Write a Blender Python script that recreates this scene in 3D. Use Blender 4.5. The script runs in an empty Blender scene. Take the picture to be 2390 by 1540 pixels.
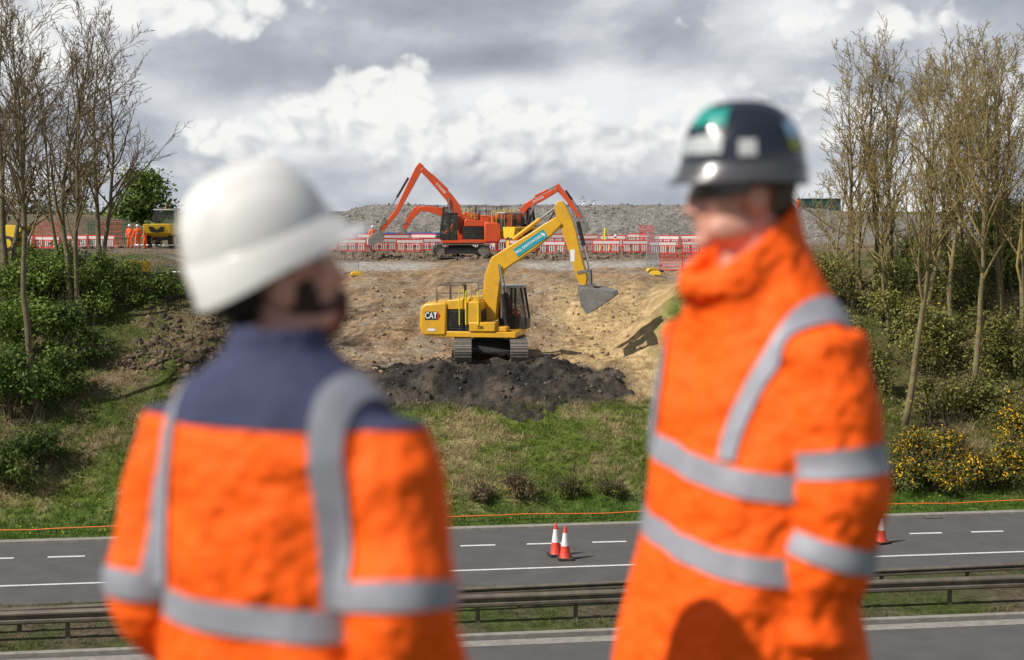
import bpy, bmesh, math, random
from mathutils import Vector, Matrix, noise
from mathutils.bvhtree import BVHTree
rad=math.radians; sin=math.sin; cos=math.cos; pi=math.pi
random.seed(7)
scene=bpy.context.scene
C=scene.collection
F=3320.0; CAMZ=10.2; PITCH=math.atan(280/3320)
SL=.134; RY=math.atan(SL)
def P(px,py,Y):
    cx=(px-1195)/F; cy=(770-py)/F
    d=Vector((cx,cos(PITCH)+cy*sin(PITCH),-sin(PITCH)+cy*cos(PITCH)))
    return Vector((0,0,CAMZ))+d*(Y/d.y)
def sm(a,b,x):
    t=(x-a)/(b-a)
    t=0 if t<0 else 1 if t>1 else t
    return t*t*(3-2*t)
def lerp(a,b,t): return a+(b-a)*t
def mix3(a,b,t): return tuple(x+(y-x)*t for x,y in zip(a,b))
def clamp(x,a=0,b=1): return a if x<a else b if x>b else x
def nz(x,y,s,o=4,z=0): return noise.fractal(Vector((x*s,y*s,z)),1.0,2.0,o)

# ------------------------------------------------------------------ materials
def nd(nt,t,**k):
    n=nt.nodes.new(t)
    for a,b in k.items(): setattr(n,a,b)
    return n
def mat(name,col,rough=.6,var=.25,scale=6,bump=0,bscale=40,metal=0,attr=False,dirt=0,dirtcol=(.16,.12,.08),coat=0,alpha=1,trans=0,spec=.5,detail=5,bdetail=4):
    m=bpy.data.materials.new(name); m.use_nodes=True
    nt=m.node_tree; b=nt.nodes['Principled BSDF']
    tc=nd(nt,'ShaderNodeTexCoord')
    n=nd(nt,'ShaderNodeTexNoise'); n.inputs['Scale'].default_value=scale; n.inputs['Detail'].default_value=detail; n.inputs['Roughness'].default_value=.62
    nt.links.new(tc.outputs['Object'],n.inputs['Vector'])
    mr=nd(nt,'ShaderNodeMapRange'); mr.inputs[1].default_value=.28; mr.inputs[2].default_value=.72
    mr.inputs[3].default_value=1-var; mr.inputs[4].default_value=1+var
    nt.links.new(n.outputs['Fac'],mr.inputs[0])
    mx=nd(nt,'ShaderNodeMix',data_type='RGBA',blend_type='MULTIPLY'); mx.inputs[0].default_value=1
    if attr:
        a=nd(nt,'ShaderNodeAttribute',attribute_name='Col'); nt.links.new(a.outputs['Color'],mx.inputs[6])
    else: mx.inputs[6].default_value=(*col,1)
    nt.links.new(mr.outputs[0],mx.inputs[7])
    out=mx.outputs[2]
    if dirt:
        n2=nd(nt,'ShaderNodeTexNoise'); n2.inputs['Scale'].default_value=scale*.6; n2.inputs['Detail'].default_value=5; n2.inputs['Roughness'].default_value=.7
        nt.links.new(tc.outputs['Object'],n2.inputs['Vector'])
        m2=nd(nt,'ShaderNodeMapRange'); m2.inputs[1].default_value=.46; m2.inputs[2].default_value=.72; m2.inputs[3].default_value=0; m2.inputs[4].default_value=dirt
        nt.links.new(n2.outputs['Fac'],m2.inputs[0])
        mx2=nd(nt,'ShaderNodeMix',data_type='RGBA'); nt.links.new(m2.outputs[0],mx2.inputs[0])
        nt.links.new(out,mx2.inputs[6]); mx2.inputs[7].default_value=(*dirtcol,1); out=mx2.outputs[2]
    nt.links.new(out,b.inputs['Base Color'])
    b.inputs['Roughness'].default_value=rough; b.inputs['Metallic'].default_value=metal
    b.inputs['Specular IOR Level'].default_value=spec
    b.inputs['Coat Weight'].default_value=coat
    if alpha<1: b.inputs['Alpha'].default_value=alpha
    if bump:
        n3=nd(nt,'ShaderNodeTexNoise'); n3.inputs['Scale'].default_value=bscale; n3.inputs['Detail'].default_value=bdetail; n3.inputs['Roughness'].default_value=.65
        nt.links.new(tc.outputs['Object'],n3.inputs['Vector'])
        bp=nd(nt,'ShaderNodeBump'); bp.inputs['Strength'].default_value=min(1,bump); bp.inputs['Distance'].default_value=bump*1.2/bscale
        nt.links.new(n3.outputs['Fac'],bp.inputs['Height']); nt.links.new(bp.outputs[0],b.inputs['Normal'])
    if trans:
        t=nd(nt,'ShaderNodeBsdfTranslucent'); nt.links.new(out,t.inputs['Color'])
        ms=nd(nt,'ShaderNodeMixShader'); ms.inputs[0].default_value=trans
        nt.links.new(b.outputs[0],ms.inputs[1]); nt.links.new(t.outputs[0],ms.inputs[2])
        nt.links.new(ms.outputs[0],nt.nodes['Material Output'].inputs[0])
    return m
M={}
M['ground']=mat('ground',(1,1,1),.95,.46,2.2,bump=1,bscale=4,attr=True,detail=9,spec=.1,bdetail=7)
M['soil']=mat('dark_soil',(1,1,1),.95,.5,3,bump=1,bscale=7,attr=True,spec=.12,detail=9,bdetail=7)
M['asphalt']=mat('asphalt',(.088,.086,.086),.88,.18,1.1,bump=.3,bscale=90,dirt=.25,dirtcol=(.12,.112,.105),detail=9)
M['paint']=mat('road_paint',(.72,.72,.7),.6,.15,9,dirt=.35,dirtcol=(.2,.2,.2))
M['concrete']=mat('concrete',(.27,.25,.225),.85,.25,4,bump=.4,bscale=30,dirt=.4)
M['leaf']=mat('leaf',(1,1,1),.6,.12,3,attr=True,trans=.3,spec=.25,detail=1)
M['blade']=mat('grass_blade',(1,1,1),.7,.12,3,attr=True,trans=.25,spec=.2,detail=1)
M['clod']=mat('clod',(1,1,1),.95,.35,8,attr=True,bump=.6,bscale=12,spec=.1)
M['bark_l']=mat('bark_grey',(.14,.115,.068),.9,.4,5,bump=.7,bscale=18,dirt=.5,dirtcol=(.17,.15,.045))
M['bark_r']=mat('bark_lichen',(.18,.145,.08),.9,.4,5,bump=.7,bscale=18,dirt=.85,dirtcol=(.31,.25,.06))
M['twig_l']=mat('twig_grey',(.16,.115,.062),.9,.3,3,dirt=.4,dirtcol=(.2,.16,.05),detail=2)
M['twig_r']=mat('twig_lichen',(.24,.18,.075),.9,.3,3,dirt=.75,dirtcol=(.33,.26,.06),detail=2)
M['stem']=mat('shrub_stem',(.11,.085,.05),.9,.3,6,detail=2)
M['catyellow']=mat('yellow_paint',(.76,.41,.02),.42,.08,3,dirt=.45,dirtcol=(.38,.24,.09),coat=.2)
M['digorange']=mat('orange_paint',(.70,.085,.018),.45,.10,3,dirt=.5,dirtcol=(.27,.11,.06),coat=.1)
M['dumpyellow']=mat('dumper_yellow',(.78,.52,.03),.45,.08,3,dirt=.3,dirtcol=(.35,.25,.1))
M['black']=mat('black_paint',(.022,.022,.023),.5,.2,5,dirt=.35,dirtcol=(.1,.085,.065))
M['rubber']=mat('rubber',(.025,.024,.023),.8,.2,5,dirt=.5,dirtcol=(.12,.1,.08))
M['track']=mat('track_steel',(.20,.18,.155),.6,.3,6,metal=.25,dirt=.8,dirtcol=(.27,.225,.17))
M['steel']=mat('worn_steel',(.30,.285,.27),.45,.25,5,metal=.5,dirt=.5,dirtcol=(.2,.17,.13))
M['rod']=mat('chrome_rod',(.6,.6,.6),.15,.05,5,metal=1)
M['glass']=mat('cab_glass',(.06,.08,.085),.05,.1,2,alpha=.45,spec=.9)
M['greyroof']=mat('cab_roof',(.42,.43,.44),.5,.1,4,dirt=.3)
M['rail']=mat('crash_barrier',(.17,.145,.115),.6,.3,2.5,metal=.3,dirt=.6,dirtcol=(.09,.068,.045))
M['galv']=mat('galvanised',(.42,.44,.46),.4,.15,6,metal=.6)
M['conered']=mat('cone_red',(.75,.06,.03),.5,.1,6,dirt=.2)
M['conewhite']=mat('cone_white',(.82,.82,.82),.45,.05,6,dirt=.15)
M['barred']=mat('barrier_red',(.74,.045,.04),.5,.1,4,dirt=.15)
M['barwhite']=mat('barrier_white',(.8,.76,.75),.5,.06,4,dirt=.25,dirtcol=(.5,.35,.3))
M['ropeorange']=mat('rope_orange',(.85,.2,.03),.6,.1,8)
M['white']=mat('white_marking',(.85,.85,.85),.5,.03,6)
M['greyprint']=mat('pale_grey_sticker',(.42,.46,.47),.4,.45,45,detail=2)
M['oval']=mat('grey_slot_cover',(.5,.51,.52),.4,.1,20)
M['teal']=mat('teal_sign',(.02,.34,.42),.5,.04,6)
M['red']=mat('red_marking',(.6,.02,.02),.5,.04,6)
M['lime']=mat('lime_tape',(.7,.68,.05),.5,.04,6)
M['palegreen']=mat('fence_green',(.03,.12,.06),.6,.15,4)
M['cabin']=mat('cabin_green',(.012,.075,.065),.6,.15,2)
M['blue']=mat('blue_pipe',(.04,.1,.36),.5,.1,4)
M['hivis']=mat('hivis_orange',(1.0,.122,.005),.72,.06,4,bump=.6,bscale=6,spec=.25,bdetail=3)
M['hivis_small']=mat('hivis_orange_far',(.97,.135,.012),.75,.08,8)
M['navy']=mat('navy_cloth',(.052,.060,.118),.85,.12,6,bump=.4,bscale=10,spec=.2,bdetail=3)
M['silver']=mat('reflective_silver',(.31,.32,.37),.55,.16,14,bump=.2,bscale=40,metal=.1)
M['skin']=mat('skin',(.64,.33,.25),.5,.10,14,dirt=.35,dirtcol=(.62,.24,.18))
M['hair']=mat('dark_hair',(.022,.014,.011),.7,.4,60,bump=.6,bscale=120)
M['beard']=mat('brown_beard',(.05,.027,.019),.8,.4,60,bump=.6,bscale=120)
M['hairgrey']=mat('grey_hair',(.10,.08,.065),.75,.4,60,bump=.6,bscale=120)
M['helmet_w']=mat('helmet_white',(.74,.73,.715),.3,.03,6,coat=.4)
M['helmet_b']=mat('helmet_black',(.014,.018,.030),.25,.1,6,coat=.5)
M['helmet_rim']=mat('helmet_rim',(.07,.07,.078),.3,.05,6,coat=.4)
M['lens']=mat('dark_glasses',(.03,.02,.018),.12,.05,6,coat=.5)
M['tealpatch']=mat('teal_sticker',(.02,.27,.23),.3,.2,30)
M['bluepatch']=mat('blue_sticker',(.25,.40,.55),.4,.3,40)
M['yelpatch']=mat('yellow_green_sticker',(.33,.38,.03),.4,.3,40)
M['eyew']=mat('eye',(.7,.68,.65),.2,.05,20)
M['boot']=mat('boot',(.03,.025,.02),.6,.2,10)

# ------------------------------------------------------------------ builders
class MB:
    def __init__(s): s.v=[]; s.f=[]
    def add(s,vs,fs,X=None):
        o=len(s.v)
        s.v+= [tuple(X@Vector(v)) for v in vs] if X is not None else [tuple(v) for v in vs]
        s.f+= [tuple(i+o for i in f) for f in fs]; return s
    def box(s,c,d,X=None,rot=None):
        h=[x/2 for x in d]; vs=[]
        for sx in (-1,1):
            for sy in (-1,1):
                for sz in (-1,1):
                    p=Vector((sx*h[0],sy*h[1],sz*h[2]))
                    if rot is not None: p=rot@p
                    vs.append(p+Vector(c))
        return s.add(vs,[(0,1,3,2),(4,6,7,5),(0,4,5,1),(2,3,7,6),(0,2,6,4),(1,5,7,3)],X)
    def rng(s,x0,x1,y0,y1,z0,z1,X=None): return s.box(((x0+x1)/2,(y0+y1)/2,(z0+z1)/2),(x1-x0,y1-y0,z1-z0),X)
    def prism(s,poly,y0,y1,X=None):
        n=len(poly)
        vs=[(x,y0,z) for x,z in poly]+[(x,y1,z) for x,z in poly]
        fs=[tuple(range(n)),tuple(range(2*n-1,n-1,-1))]+[(i,i+n,(i+1)%n+n,(i+1)%n) for i in range(n)]
        return s.add(vs,fs,X)
    def tube(s,pts,r,n=8,X=None,cap=True):
        pts=[Vector(p) for p in pts]; k=len(pts)
        if not hasattr(r,'__len__'): r=[r]*k
        t=(pts[1]-pts[0]).normalized()
        u=t.cross(Vector((0,0,1))); 
        if u.length<.1: u=t.cross(Vector((1,0,0)))
        u.normalize(); vs=[];fs=[]
        for i in range(k):
            t=(pts[min(i+1,k-1)]-pts[max(i-1,0)])
            if t.length<1e-9: t=Vector((0,0,1))
            t.normalize(); u=(u-t*u.dot(t)).normalized(); w=t.cross(u)
            for j in range(n):
                a=2*pi*j/n; vs.append(pts[i]+(u*cos(a)+w*sin(a))*r[i])
        for i in range(k-1):
            for j in range(n):
                a=i*n+j;b=i*n+(j+1)%n; fs.append((a,b,b+n,a+n))
        if cap: fs.append(tuple(range(n-1,-1,-1))); fs.append(tuple(range((k-1)*n,k*n)))
        return s.add(vs,fs,X)
    def lathe(s,prof,n=16,X=None):
        vs=[];fs=[];k=len(prof)
        for r,z in prof:
            for j in range(n): a=2*pi*j/n; vs.append((r*cos(a),r*sin(a),z))
        for i in range(k-1):
            for j in range(n): a=i*n+j;b=i*n+(j+1)%n; fs.append((a,b,b+n,a+n))
        fs.append(tuple(range(n-1,-1,-1))); fs.append(tuple(range((k-1)*n,k*n)))
        return s.add(vs,fs,X)
    def ell(s,c,r,X=None,nu=20,nv=12):
        vs=[(c[0],c[1],c[2]-r[2])];fs=[]
        for i in range(1,nv):
            b=-pi/2+pi*i/nv
            for j in range(nu): a=2*pi*j/nu; vs.append((c[0]+r[0]*cos(b)*cos(a),c[1]+r[1]*cos(b)*sin(a),c[2]+r[2]*sin(b)))
        vs.append((c[0],c[1],c[2]+r[2])); T=len(vs)-1
        for j in range(nu): fs.append((0,1+(j+1)%nu,1+j)); fs.append((T,T-nu+j,T-nu+(j+1)%nu))
        for i in range(nv-2):
            for j in range(nu): a=1+i*nu+j;b=1+i*nu+(j+1)%nu; fs.append((a,b,b+nu,a+nu))
        return s.add(vs,fs,X)
    def mesh(s,name='m',fix=True):
        me=bpy.data.meshes.new(name); me.from_pydata(s.v,[],s.f)
        if fix:
            bm=bmesh.new(); bm.from_mesh(me); bmesh.ops.recalc_face_normals(bm,faces=bm.faces); bm.to_mesh(me); bm.free()
        return me
    def build(s,name,m,parent=None,bevel=0,angle=35,fix=True):
        return put(name,s.mesh(name,fix),m,parent,bevel,angle)
def put(name,me,m,parent=None,bevel=0,angle=35):
    me.materials.clear(); me.materials.append(m)
    me.polygons.foreach_set('use_smooth',[True]*len(me.polygons))
    if angle<180: me.set_sharp_from_angle(angle=rad(angle))
    o=bpy.data.objects.new(name,me); C.objects.link(o)
    if parent: o.parent=parent
    if bevel:
        b=o.modifiers.new('Bevel','BEVEL'); b.width=bevel; b.segments=2; b.limit_method='ANGLE'; b.angle_limit=rad(40)
    return o
def setcol(me,cols):
    ca=me.color_attributes.new('Col','FLOAT_COLOR','POINT')
    flat=[]
    for c in cols: flat+= [c[0],c[1],c[2],1.0]
    ca.data.foreach_set('color',flat)
def attr_obj(name,vs,fs,cols,m,parent=None,smooth=False):
    me=bpy.data.meshes.new(name); me.from_pydata(vs,[],fs); setcol(me,cols)
    me.materials.append(m)
    if smooth: me.polygons.foreach_set('use_smooth',[True]*len(me.polygons))
    o=bpy.data.objects.new(name,me); C.objects.link(o)
    if parent: o.parent=parent
    return o
def tag(o,label=None,cat=None,group=None,kind=None):
    if label:o['label']=label
    if cat:o['category']=cat
    if group:o['group']=group
    if kind:o['kind']=kind
    return o
def thing(name,label,cat,loc=(0,0,0),rotz=0,group=None):
    o=bpy.data.objects.new(name,None); C.objects.link(o); o.location=loc; o.rotation_euler=(0,0,rotz)
    o.empty_display_size=.2
    return tag(o,label,cat,group)
def dup(root,loc,rotz,label=None,group=None):
    r=root.copy(); C.objects.link(r); r.location=loc; r.rotation_euler=(0,0,rotz)
    if label:r['label']=label
    if group:r['group']=group
    def rec(src,dst):
        for ch in list(src.children):
            c=ch.copy(); C.objects.link(c); c.parent=dst; rec(ch,c)
    rec(root,r)
    return r
def text(name,s,size,m,parent,o,xdir,up,sx=1):
    cu=bpy.data.curves.new('t','FONT'); cu.body=s; cu.size=size; cu.align_x='CENTER'; cu.align_y='CENTER'; cu.offset=size*.018
    ob=bpy.data.objects.new('t',cu); C.objects.link(ob)
    dg=bpy.context.evaluated_depsgraph_get()
    me=bpy.data.meshes.new_from_object(ob.evaluated_get(dg)); bpy.data.objects.remove(ob)
    x=Vector(xdir).normalized(); u=Vector(up).normalized(); n=x.cross(u)
    X=Matrix.Translation(Vector(o))@Matrix((x,u,n)).transposed().to_4x4()@Matrix.Diagonal((sx,1,1,1))
    me.transform(X)
    return put(name,me,m,parent,angle=180)
def evalmesh(ob):
    dg=bpy.context.evaluated_depsgraph_get(); dg.update()
    return bpy.data.meshes.new_from_object(ob.evaluated_get(dg))
def skin(verts,edges,radii,sub=1):
    me=bpy.data.meshes.new('sk'); me.from_pydata([tuple(v) for v in verts],edges,[])
    ob=bpy.data.objects.new('sk',me); C.objects.link(ob)
    ob.modifiers.new('s','SKIN')
    for i,r in enumerate(radii):
        d=me.skin_vertices[0].data[i]; d.radius=r if hasattr(r,'__len__') else (r,r); d.use_root=(i==0)
    if sub: u=ob.modifiers.new('u','SUBSURF'); u.levels=sub; u.render_levels=sub
    out=evalmesh(ob); bpy.data.objects.remove(ob); return out
def mb_add_mesh(mb,me,X=None):
    mb.add([v.co.copy() for v in me.vertices],[tuple(p.vertices) for p in me.polygons],X)
def remesh(mb,voxel,smooth=4,fac=.5):
    me=mb.mesh('r'); ob=bpy.data.objects.new('r',me); C.objects.link(ob)
    r=ob.modifiers.new('r','REMESH'); r.mode='VOXEL'; r.voxel_size=voxel
    if smooth: s=ob.modifiers.new('s','SMOOTH'); s.factor=fac; s.iterations=smooth
    out=evalmesh(ob); bpy.data.objects.remove(ob); return out
def catmull(vals,n):
    out=[];k=len(vals)
    for i in range(n):
        t=i/(n-1)*(k-1); a=min(int(t),k-2); f=t-a
        p0=vals[max(a-1,0)];p1=vals[a];p2=vals[a+1];p3=vals[min(a+2,k-1)]
        out.append(tuple(.5*((2*q1)+(-q0+q2)*f+(2*q0-5*q1+4*q2-q3)*f*f+(-q0+3*q1-3*q2+q3)*f**3) for q0,q1,q2,q3 in zip(p0,p1,p2,p3)))
    return out

# ------------------------------------------------------------------ ground
NE=33.3; FN=37.8; FE=44.9      # road edges
FB=[(53,2.85),(55,3.6),(57,3.95),(61,4.0),(63,4.25),(68,5.15),(75,6.15),(85,6.6),(95,6.75),(100,6.95),(104,7.1),(108,7.28),(115,7.5),(400,7.5)]
def fb(v):
    if v<=53:return 2.85
    for (a,za),(b,zb) in zip(FB,FB[1:]):
        if v<=b: return za+(zb-za)*(v-a)/(b-a)
    return 7.5
def bowl(X,v):
    e=max(0,v-60)
    return sm(-13-e*.3,-9-e*.3,X)*(1-sm(3.4+e*.25,7.6+e*.3,X+.5*nz(X,v,.5,3,8)))*sm(52.6,54.2,v)
def ridge(X,v): return sm(114,126,v)*(1-sm(133,147,v))
def hbase(X,v):
    if v<4.2: return 8.5
    if v<24.5: return 8.5-(v-4.2)*8.56/20.3
    if v<NE+.05: return -.06
    if v<FN-.05: return .05
    if v<FE+.2: return -.06
    nat=.05+.25*sm(45.3,47.3,v)+.42*max(0,v-47)
    if v>60: nat=lerp(nat,7.35,sm(60,66,v))
    if v>66: nat=7.35
    z=lerp(nat,fb(v),bowl(X,v))
    r=ridge(X,v)
    if r>0:
        mx=sm(-22,-11.5,X)*3.08*(1-.25*sm(22,40,X)); ml=(1-sm(-38,-29,X))*2.4
        z+=r*max(mx,ml)
    if v>147: z=lerp(z,6.0,sm(147,400,v))
    return z
def hgt(X,Y):
    v=Y-SL*X; z=hbase(X,v)
    if v>46.2:
        b=bowl(X,v)
        a=.16*sm(46.2,48.5,v)*(1-.1*b)*(1-.6*sm(114,120,v))
        if v>400: a=3
        z+=a*nz(X,v,.45,3)+.07*sm(46.5,48,v)*nz(X+31,v,1.7,3)
        if b>.3 and v>57: z+=.12*b*nz(X,v,1.1,4,3)*(1-sm(80,90,v))
        if v>114 and v<150: z+=.16*nz(X,v,.25,4,5)
        if b>.3 and 62<v<86: z+=.16*sin(X*1.3+.22*v+2*nz(X,v,.1,2))*b*sm(62,66,v)*(1-sm(80,86,v))
    return z
def hit(px,py,y0=45.0):
    Y=y0
    while Y<400:
        p=P(px,py,Y)
        if p.z<=hgt(p.x,p.y): return Vector((p.x,p.y,hgt(p.x,p.y)))
        Y+=.15
    return P(px,py,150)
def onground(px,Y):
    p=P(px,600,Y); return Vector((p.x,p.y,hgt(p.x,p.y)))
GREEN=(.12,.165,.03);LUSH=(.08,.15,.026);STRAW=(.34,.27,.14);DIRT=(.22,.16,.10)
def gcol(X,v):
    n=nz(X,v,.33,4,2); n2=nz(X+50,v,1.4,4)
    if v<NE or FN<v<FE: return (.10,.12,.04) if v<26 else (.13,.12,.1)
    if v<FN: return mix3((.15,.12,.085),(.08,.105,.03),clamp(.5+1.2*n+n2*.6))
    c=mix3(GREEN,STRAW,clamp(.25+.75*n+.75*n2))
    c=mix3(c,LUSH,(1-sm(46.4,48.4,v+n*1.4))*.85)
    c=mix3(c,mix3((.085,.11,.027),DIRT,clamp(.45+n+.5*n2)),max(1-sm(-11,-8,X),0)*sm(48,52,v))
    c=mix3(c,mix3((.095,.105,.03),(.18,.14,.075),clamp(.4+n+.6*n2)),sm(8,11,X)*sm(48,51,v))
    b=bowl(X,v)
    if b>0:
        n3=nz(X*1.6,v*.55,1.0,4,6)
        br=mix3((.41,.275,.16),(.34,.285,.215),clamp(.38+1.2*n+.8*n2))
        br=mix3(br,(.22,.145,.088),clamp(n3*2.2)*.85)
        sandy=mix3((.60,.44,.225),(.42,.285,.145),clamp(.28+n2*1.4+.6*n3))
        br=mix3(br,sandy,sm(1.0,3.4,X+n)*(1-sm(68,80,v)))
        dk=(1-sm(57.4,60.0,v+1.8*n-.5*max(0,2.4-abs(X+.2))+1.1*max(0,X-1.2)+.5*max(0,-2.6-X)))*(1-sm(4.2,5.4,X+n2))*sm(-7.0,-5.2,X+n2)
        br=mix3(br,(.062,.055,.05),clamp(dk)*.95)
        pr=sm(85.5,87.5,v+n)*(1-sm(95,97,v))*max(sm(-.5,1.5,X),1-sm(-6,-4,X)*1)
        br=mix3(br,(.47,.44,.40),pr*.85)
        c=mix3(c,br,clamp(b*2.2))
        if X<-7.5: c=mix3(c,mix3((.10,.072,.05),(.2,.145,.095),clamp(.5+1.5*n2)),(1-sm(-9.2,-7.5,X))*.9*(1-sm(64,70,v)))
    if v>66: c=mix3(c,mix3((.26,.20,.14),(.16,.125,.09),clamp(.5+n+n2)),sm(92,98,v)*.9)
    if 110<v:
        g=sm(113.5,116,v+n*2)*(1-sm(150,170,v))
        gr=mix3((.31,.29,.265),(.20,.185,.165),clamp(.5+.8*n2+.6*n))
        gr=mix3(mix3((.22,.17,.12),(.15,.13,.08),clamp(.5+n)),gr,sm(-20,-13,X))
        c=mix3(c,gr,g)
    if v>150: c=mix3(c,(.09,.11,.04),sm(150,180,v))
    return c
xs=[-26+.25*i for i in range(209)]
xs=[-3000,-1200,-500,-250,-140,-100]+[-80+2*i for i in range(10)]+[-60+1*i for i in range(34)]+xs+[27+1*i for i in range(34)]+[62+2*i for i in range(10)]+[100,140,250,500,1200,3000]
vs_=[-400,-60,-10,3.6,4.2,8,14,20,24.5,26,30,33.3,33.4,34,35,36,37,37.7,37.8,40,43,44.9,45.1,45.3,45.6]+[45.9+.21*i for i in range(98)]+[66.5+.7*i for i in range(122)]+[153,158,165,175,190,220,260,320,400,550,800,1200,2000,3500]
GV=[];GF=[];GC=[]
nx=len(xs)
for v in vs_:
    for X in xs:
        Y=v+SL*X
        GV.append((X,Y,hgt(X,Y))); GC.append(gcol(X,v))
for i in range(len(vs_)-1):
    for j in range(nx-1):
        a=i*nx+j; GF.append((a,a+1,a+nx+1,a+nx))
g=attr_obj('ground',GV,GF,GC,M['ground'],smooth=True); g['kind']='structure'
# spoil heap
def heap(X,v):
    m=sm(-6.0,-3.7,X)*(1-sm(3.6,5.6,X))
    pk=.22+.46*math.exp(-((X+3.0)/.75)**2)+.12*math.exp(-((X+.9)/.6)**2)+.26*math.exp(-((X-1.6)/.9)**2)
    k=math.exp(-((v-55.4-.45*nz(X,0,.5,2))/1.1)**2)
    return m*k*pk*(.8+.9*nz(X+3,v,.6,3))
def heapz(X,v):
    Y=v+SL*X
    e=sm(-6.0,-4.6,X+.9*nz(X,v,.8,3))*(1-sm(3.8,5.8,X+1.1*nz(X,v,.7,3,4)))*sm(52.6,53.6,v+1.4*nz(X,3,.45,4)-.5*max(0,-3.2-X))*(1-sm(56.6,57.8,v+.5*max(0,X-1.5)))
    return hgt(X,Y)-.03+e*(.05+heap(X,v)+.18*abs(nz(X,v,1.1,4))+.12*nz(X+7,v,3.2,3))-.14*(1-e)
hv=[];hf=[];hc=[];hx=[-7.4+.075*i for i in range(196)];hy=[52.0+.075*i for i in range(86)]
for v in hy:
    for X in hx:
        hv.append((X,v+SL*X,heapz(X,v)))
        q=clamp(.5+1.3*nz(X,v,.7,4,9)); hc.append(mix3((.040,.036,.034),(.115,.094,.074),q*q))
for i in range(len(hy)-1):
    for j in range(len(hx)-1):
        a=i*len(hx)+j; hf.append((a,a+1,a+1+len(hx),a+len(hx)))
attr_obj('spoil_heap',hv,hf,hc,M['soil'],smooth=True)['kind']='structure'

# roads
def W(x,v,z): return (x,v+SL*x,z)
def strip(name,m,x0,x1,v0,v1,z,kind='structure',parent=None):
    mb=MB(); n=max(1,int((x1-x0)/8))
    for i in range(n):
        a=lerp(x0,x1,i/n);b=lerp(x0,x1,(i+1)/n)
        mb.add([W(a,v0,z),W(b,v0,z),W(b,v1,z),W(a,v1,z)],[(0,1,2,3)])
    o=mb.build(name,m,parent,angle=180,fix=False)
    if kind:o['kind']=kind
    return o
strip('road',M['asphalt'],-400,400,FN,FE,0)
strip('road',M['asphalt'],-400,400,25.6,NE,0)
strip('road_marking',M['paint'],-300,300,39.78,39.91,.008)
strip('road_marking',M['concrete'],-300,300,NE-.6,NE-.15,.008)
mb=MB()
for i in range(-40,42):
    x=i*2.02+.45
    a,b=x,x+1.06
    va=42.68-.018*(a-2.7);vb=42.68-.018*(b-2.7)
    mb.add([W(a,va,.008),W(b,vb,.008),W(b,vb+.15,.008),W(a,va+.15,.008)],[(0,1,2,3)])
mb.build('road_marking',M['paint'],fix=False)['kind']='structure'
for (va,vb,zt) in ((FE,FE+.32,.075),(NE,NE+.2,.083)):
    mb=MB()
    for i in range(50):
        a=-200+8*i
        mb.add([W(a,va,-.02),W(a+8,va,-.02),W(a+8,va,zt),W(a,va,zt),W(a+8,vb,zt+.005),W(a,vb,zt+.005),W(a+8,vb,-.02),W(a,vb,-.02)],[(0,1,2,3),(3,2,4,5),(5,4,6,7)])
    mb.build('kerb',M['concrete'],fix=False)['kind']='structure'
t=thing('drain_grate','dark iron drain grate at the far road edge on the right','drain',(14.0,FE-.17+SL*14.0,.004),RY)
MB().rng(-.3,.3,-.14,.14,0,.012).build('frame',M['black'],t)
b=MB()
for i in range(7): b.rng(-.26+.075*i,-.22+.075*i,-.12,.12,.0125,.02)
b.build('bars',M['steel'],t)
# crash barriers
def crash(v,label,x0,x1,off,face,zo=0,rz=RY,hh=1):
    t=thing('crash_barrier',label,'crash barrier',(0,v,.03+zo),rz,'steel crash barriers between the carriageways')
    s=face
    prof=[(0,.76),(.05,.745),(.09,.70),(.09,.66),(.02,.62),(.02,.57),(.09,.53),(.09,.47),(.05,.43),(0,.42),(-.02,.43),(-.02,.75)]
    prof=[(y,.76-(.76-z)*hh) for y,z in prof]
    vs=[];n=len(prof)
    for x in (x0,x1): vs+=[(x,-s*y-s*.08,z) for y,z in prof]
    fs=[(i,(i+1)%n,(i+1)%n+n,i+n) for i in range(n)]+[tuple(range(n)),tuple(range(2*n-1,n-1,-1))]
    MB().add(vs,fs).build('rail',M['rail'],t,angle=25)
    x=x0+off
    while x<x1:
        if abs(x)<17.5:
            MB().rng(x-.05,x+.05,-.035,.035,-.25,.7).rng(x-.035,x+.035,-s*.1 if s>0 else 0,0 if s>0 else .1,.52,.7).build('post',M['rail'],t)
        x+=2.45
    return t
crash(34.5,'brown grey steel crash barrier nearest the viewer in the central reservation',-60,60,.35,1)
crash(35.6,'second steel crash barrier running behind the nearer one on the far carriageway side',-60,60,1.4,1,-.10,RY+.035,.6)
def cone(label,loc,rz):
    t=thing('traffic_cone',label,'traffic cone',loc,rz,'red and white traffic cones on the far carriageway')
    MB().box((0,0,.04),(.44,.44,.08)).build('base',M['rubber'],t,bevel=.015)
    prof=lambda z:.165-.133*(z-.08)/.92
    MB().lathe([(prof(.08)+.015,.08),(prof(.1),.1),(prof(.42),.42)],20).lathe([(prof(.8),.8),(prof(1.0)-.004,.985),(prof(1.0)-.012,1.0)],20).lathe([(prof(.42)-.006,.41),(prof(.8)-.006,.81)],20).build('cone_body',M['conered'],t)
    MB().lathe([(prof(.42)+.004,.42),(prof(.8)+.004,.8)],20).build('white_sleeve',M['conewhite'],t)
    return t
def gp(px,py,z=0):
    for k in range(4000):
        Y=25+k*.02; q=P(px,py,Y)
        if q.z<=z: return q
cone('rear cone of the red and white pair in the middle of the far lane',gp(1297,1297),.3)
cone('front red and white cone of the pair, in front of its neighbour',gp(1319,1306),.1)
cone('lone red and white cone half hidden beside the right person',gp(2056,1268),.5)
t=thing('boundary_line','thin orange line strung low along the grass verge beyond the road','rope',(0,45.75,.08),RY)
pts=[]
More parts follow.
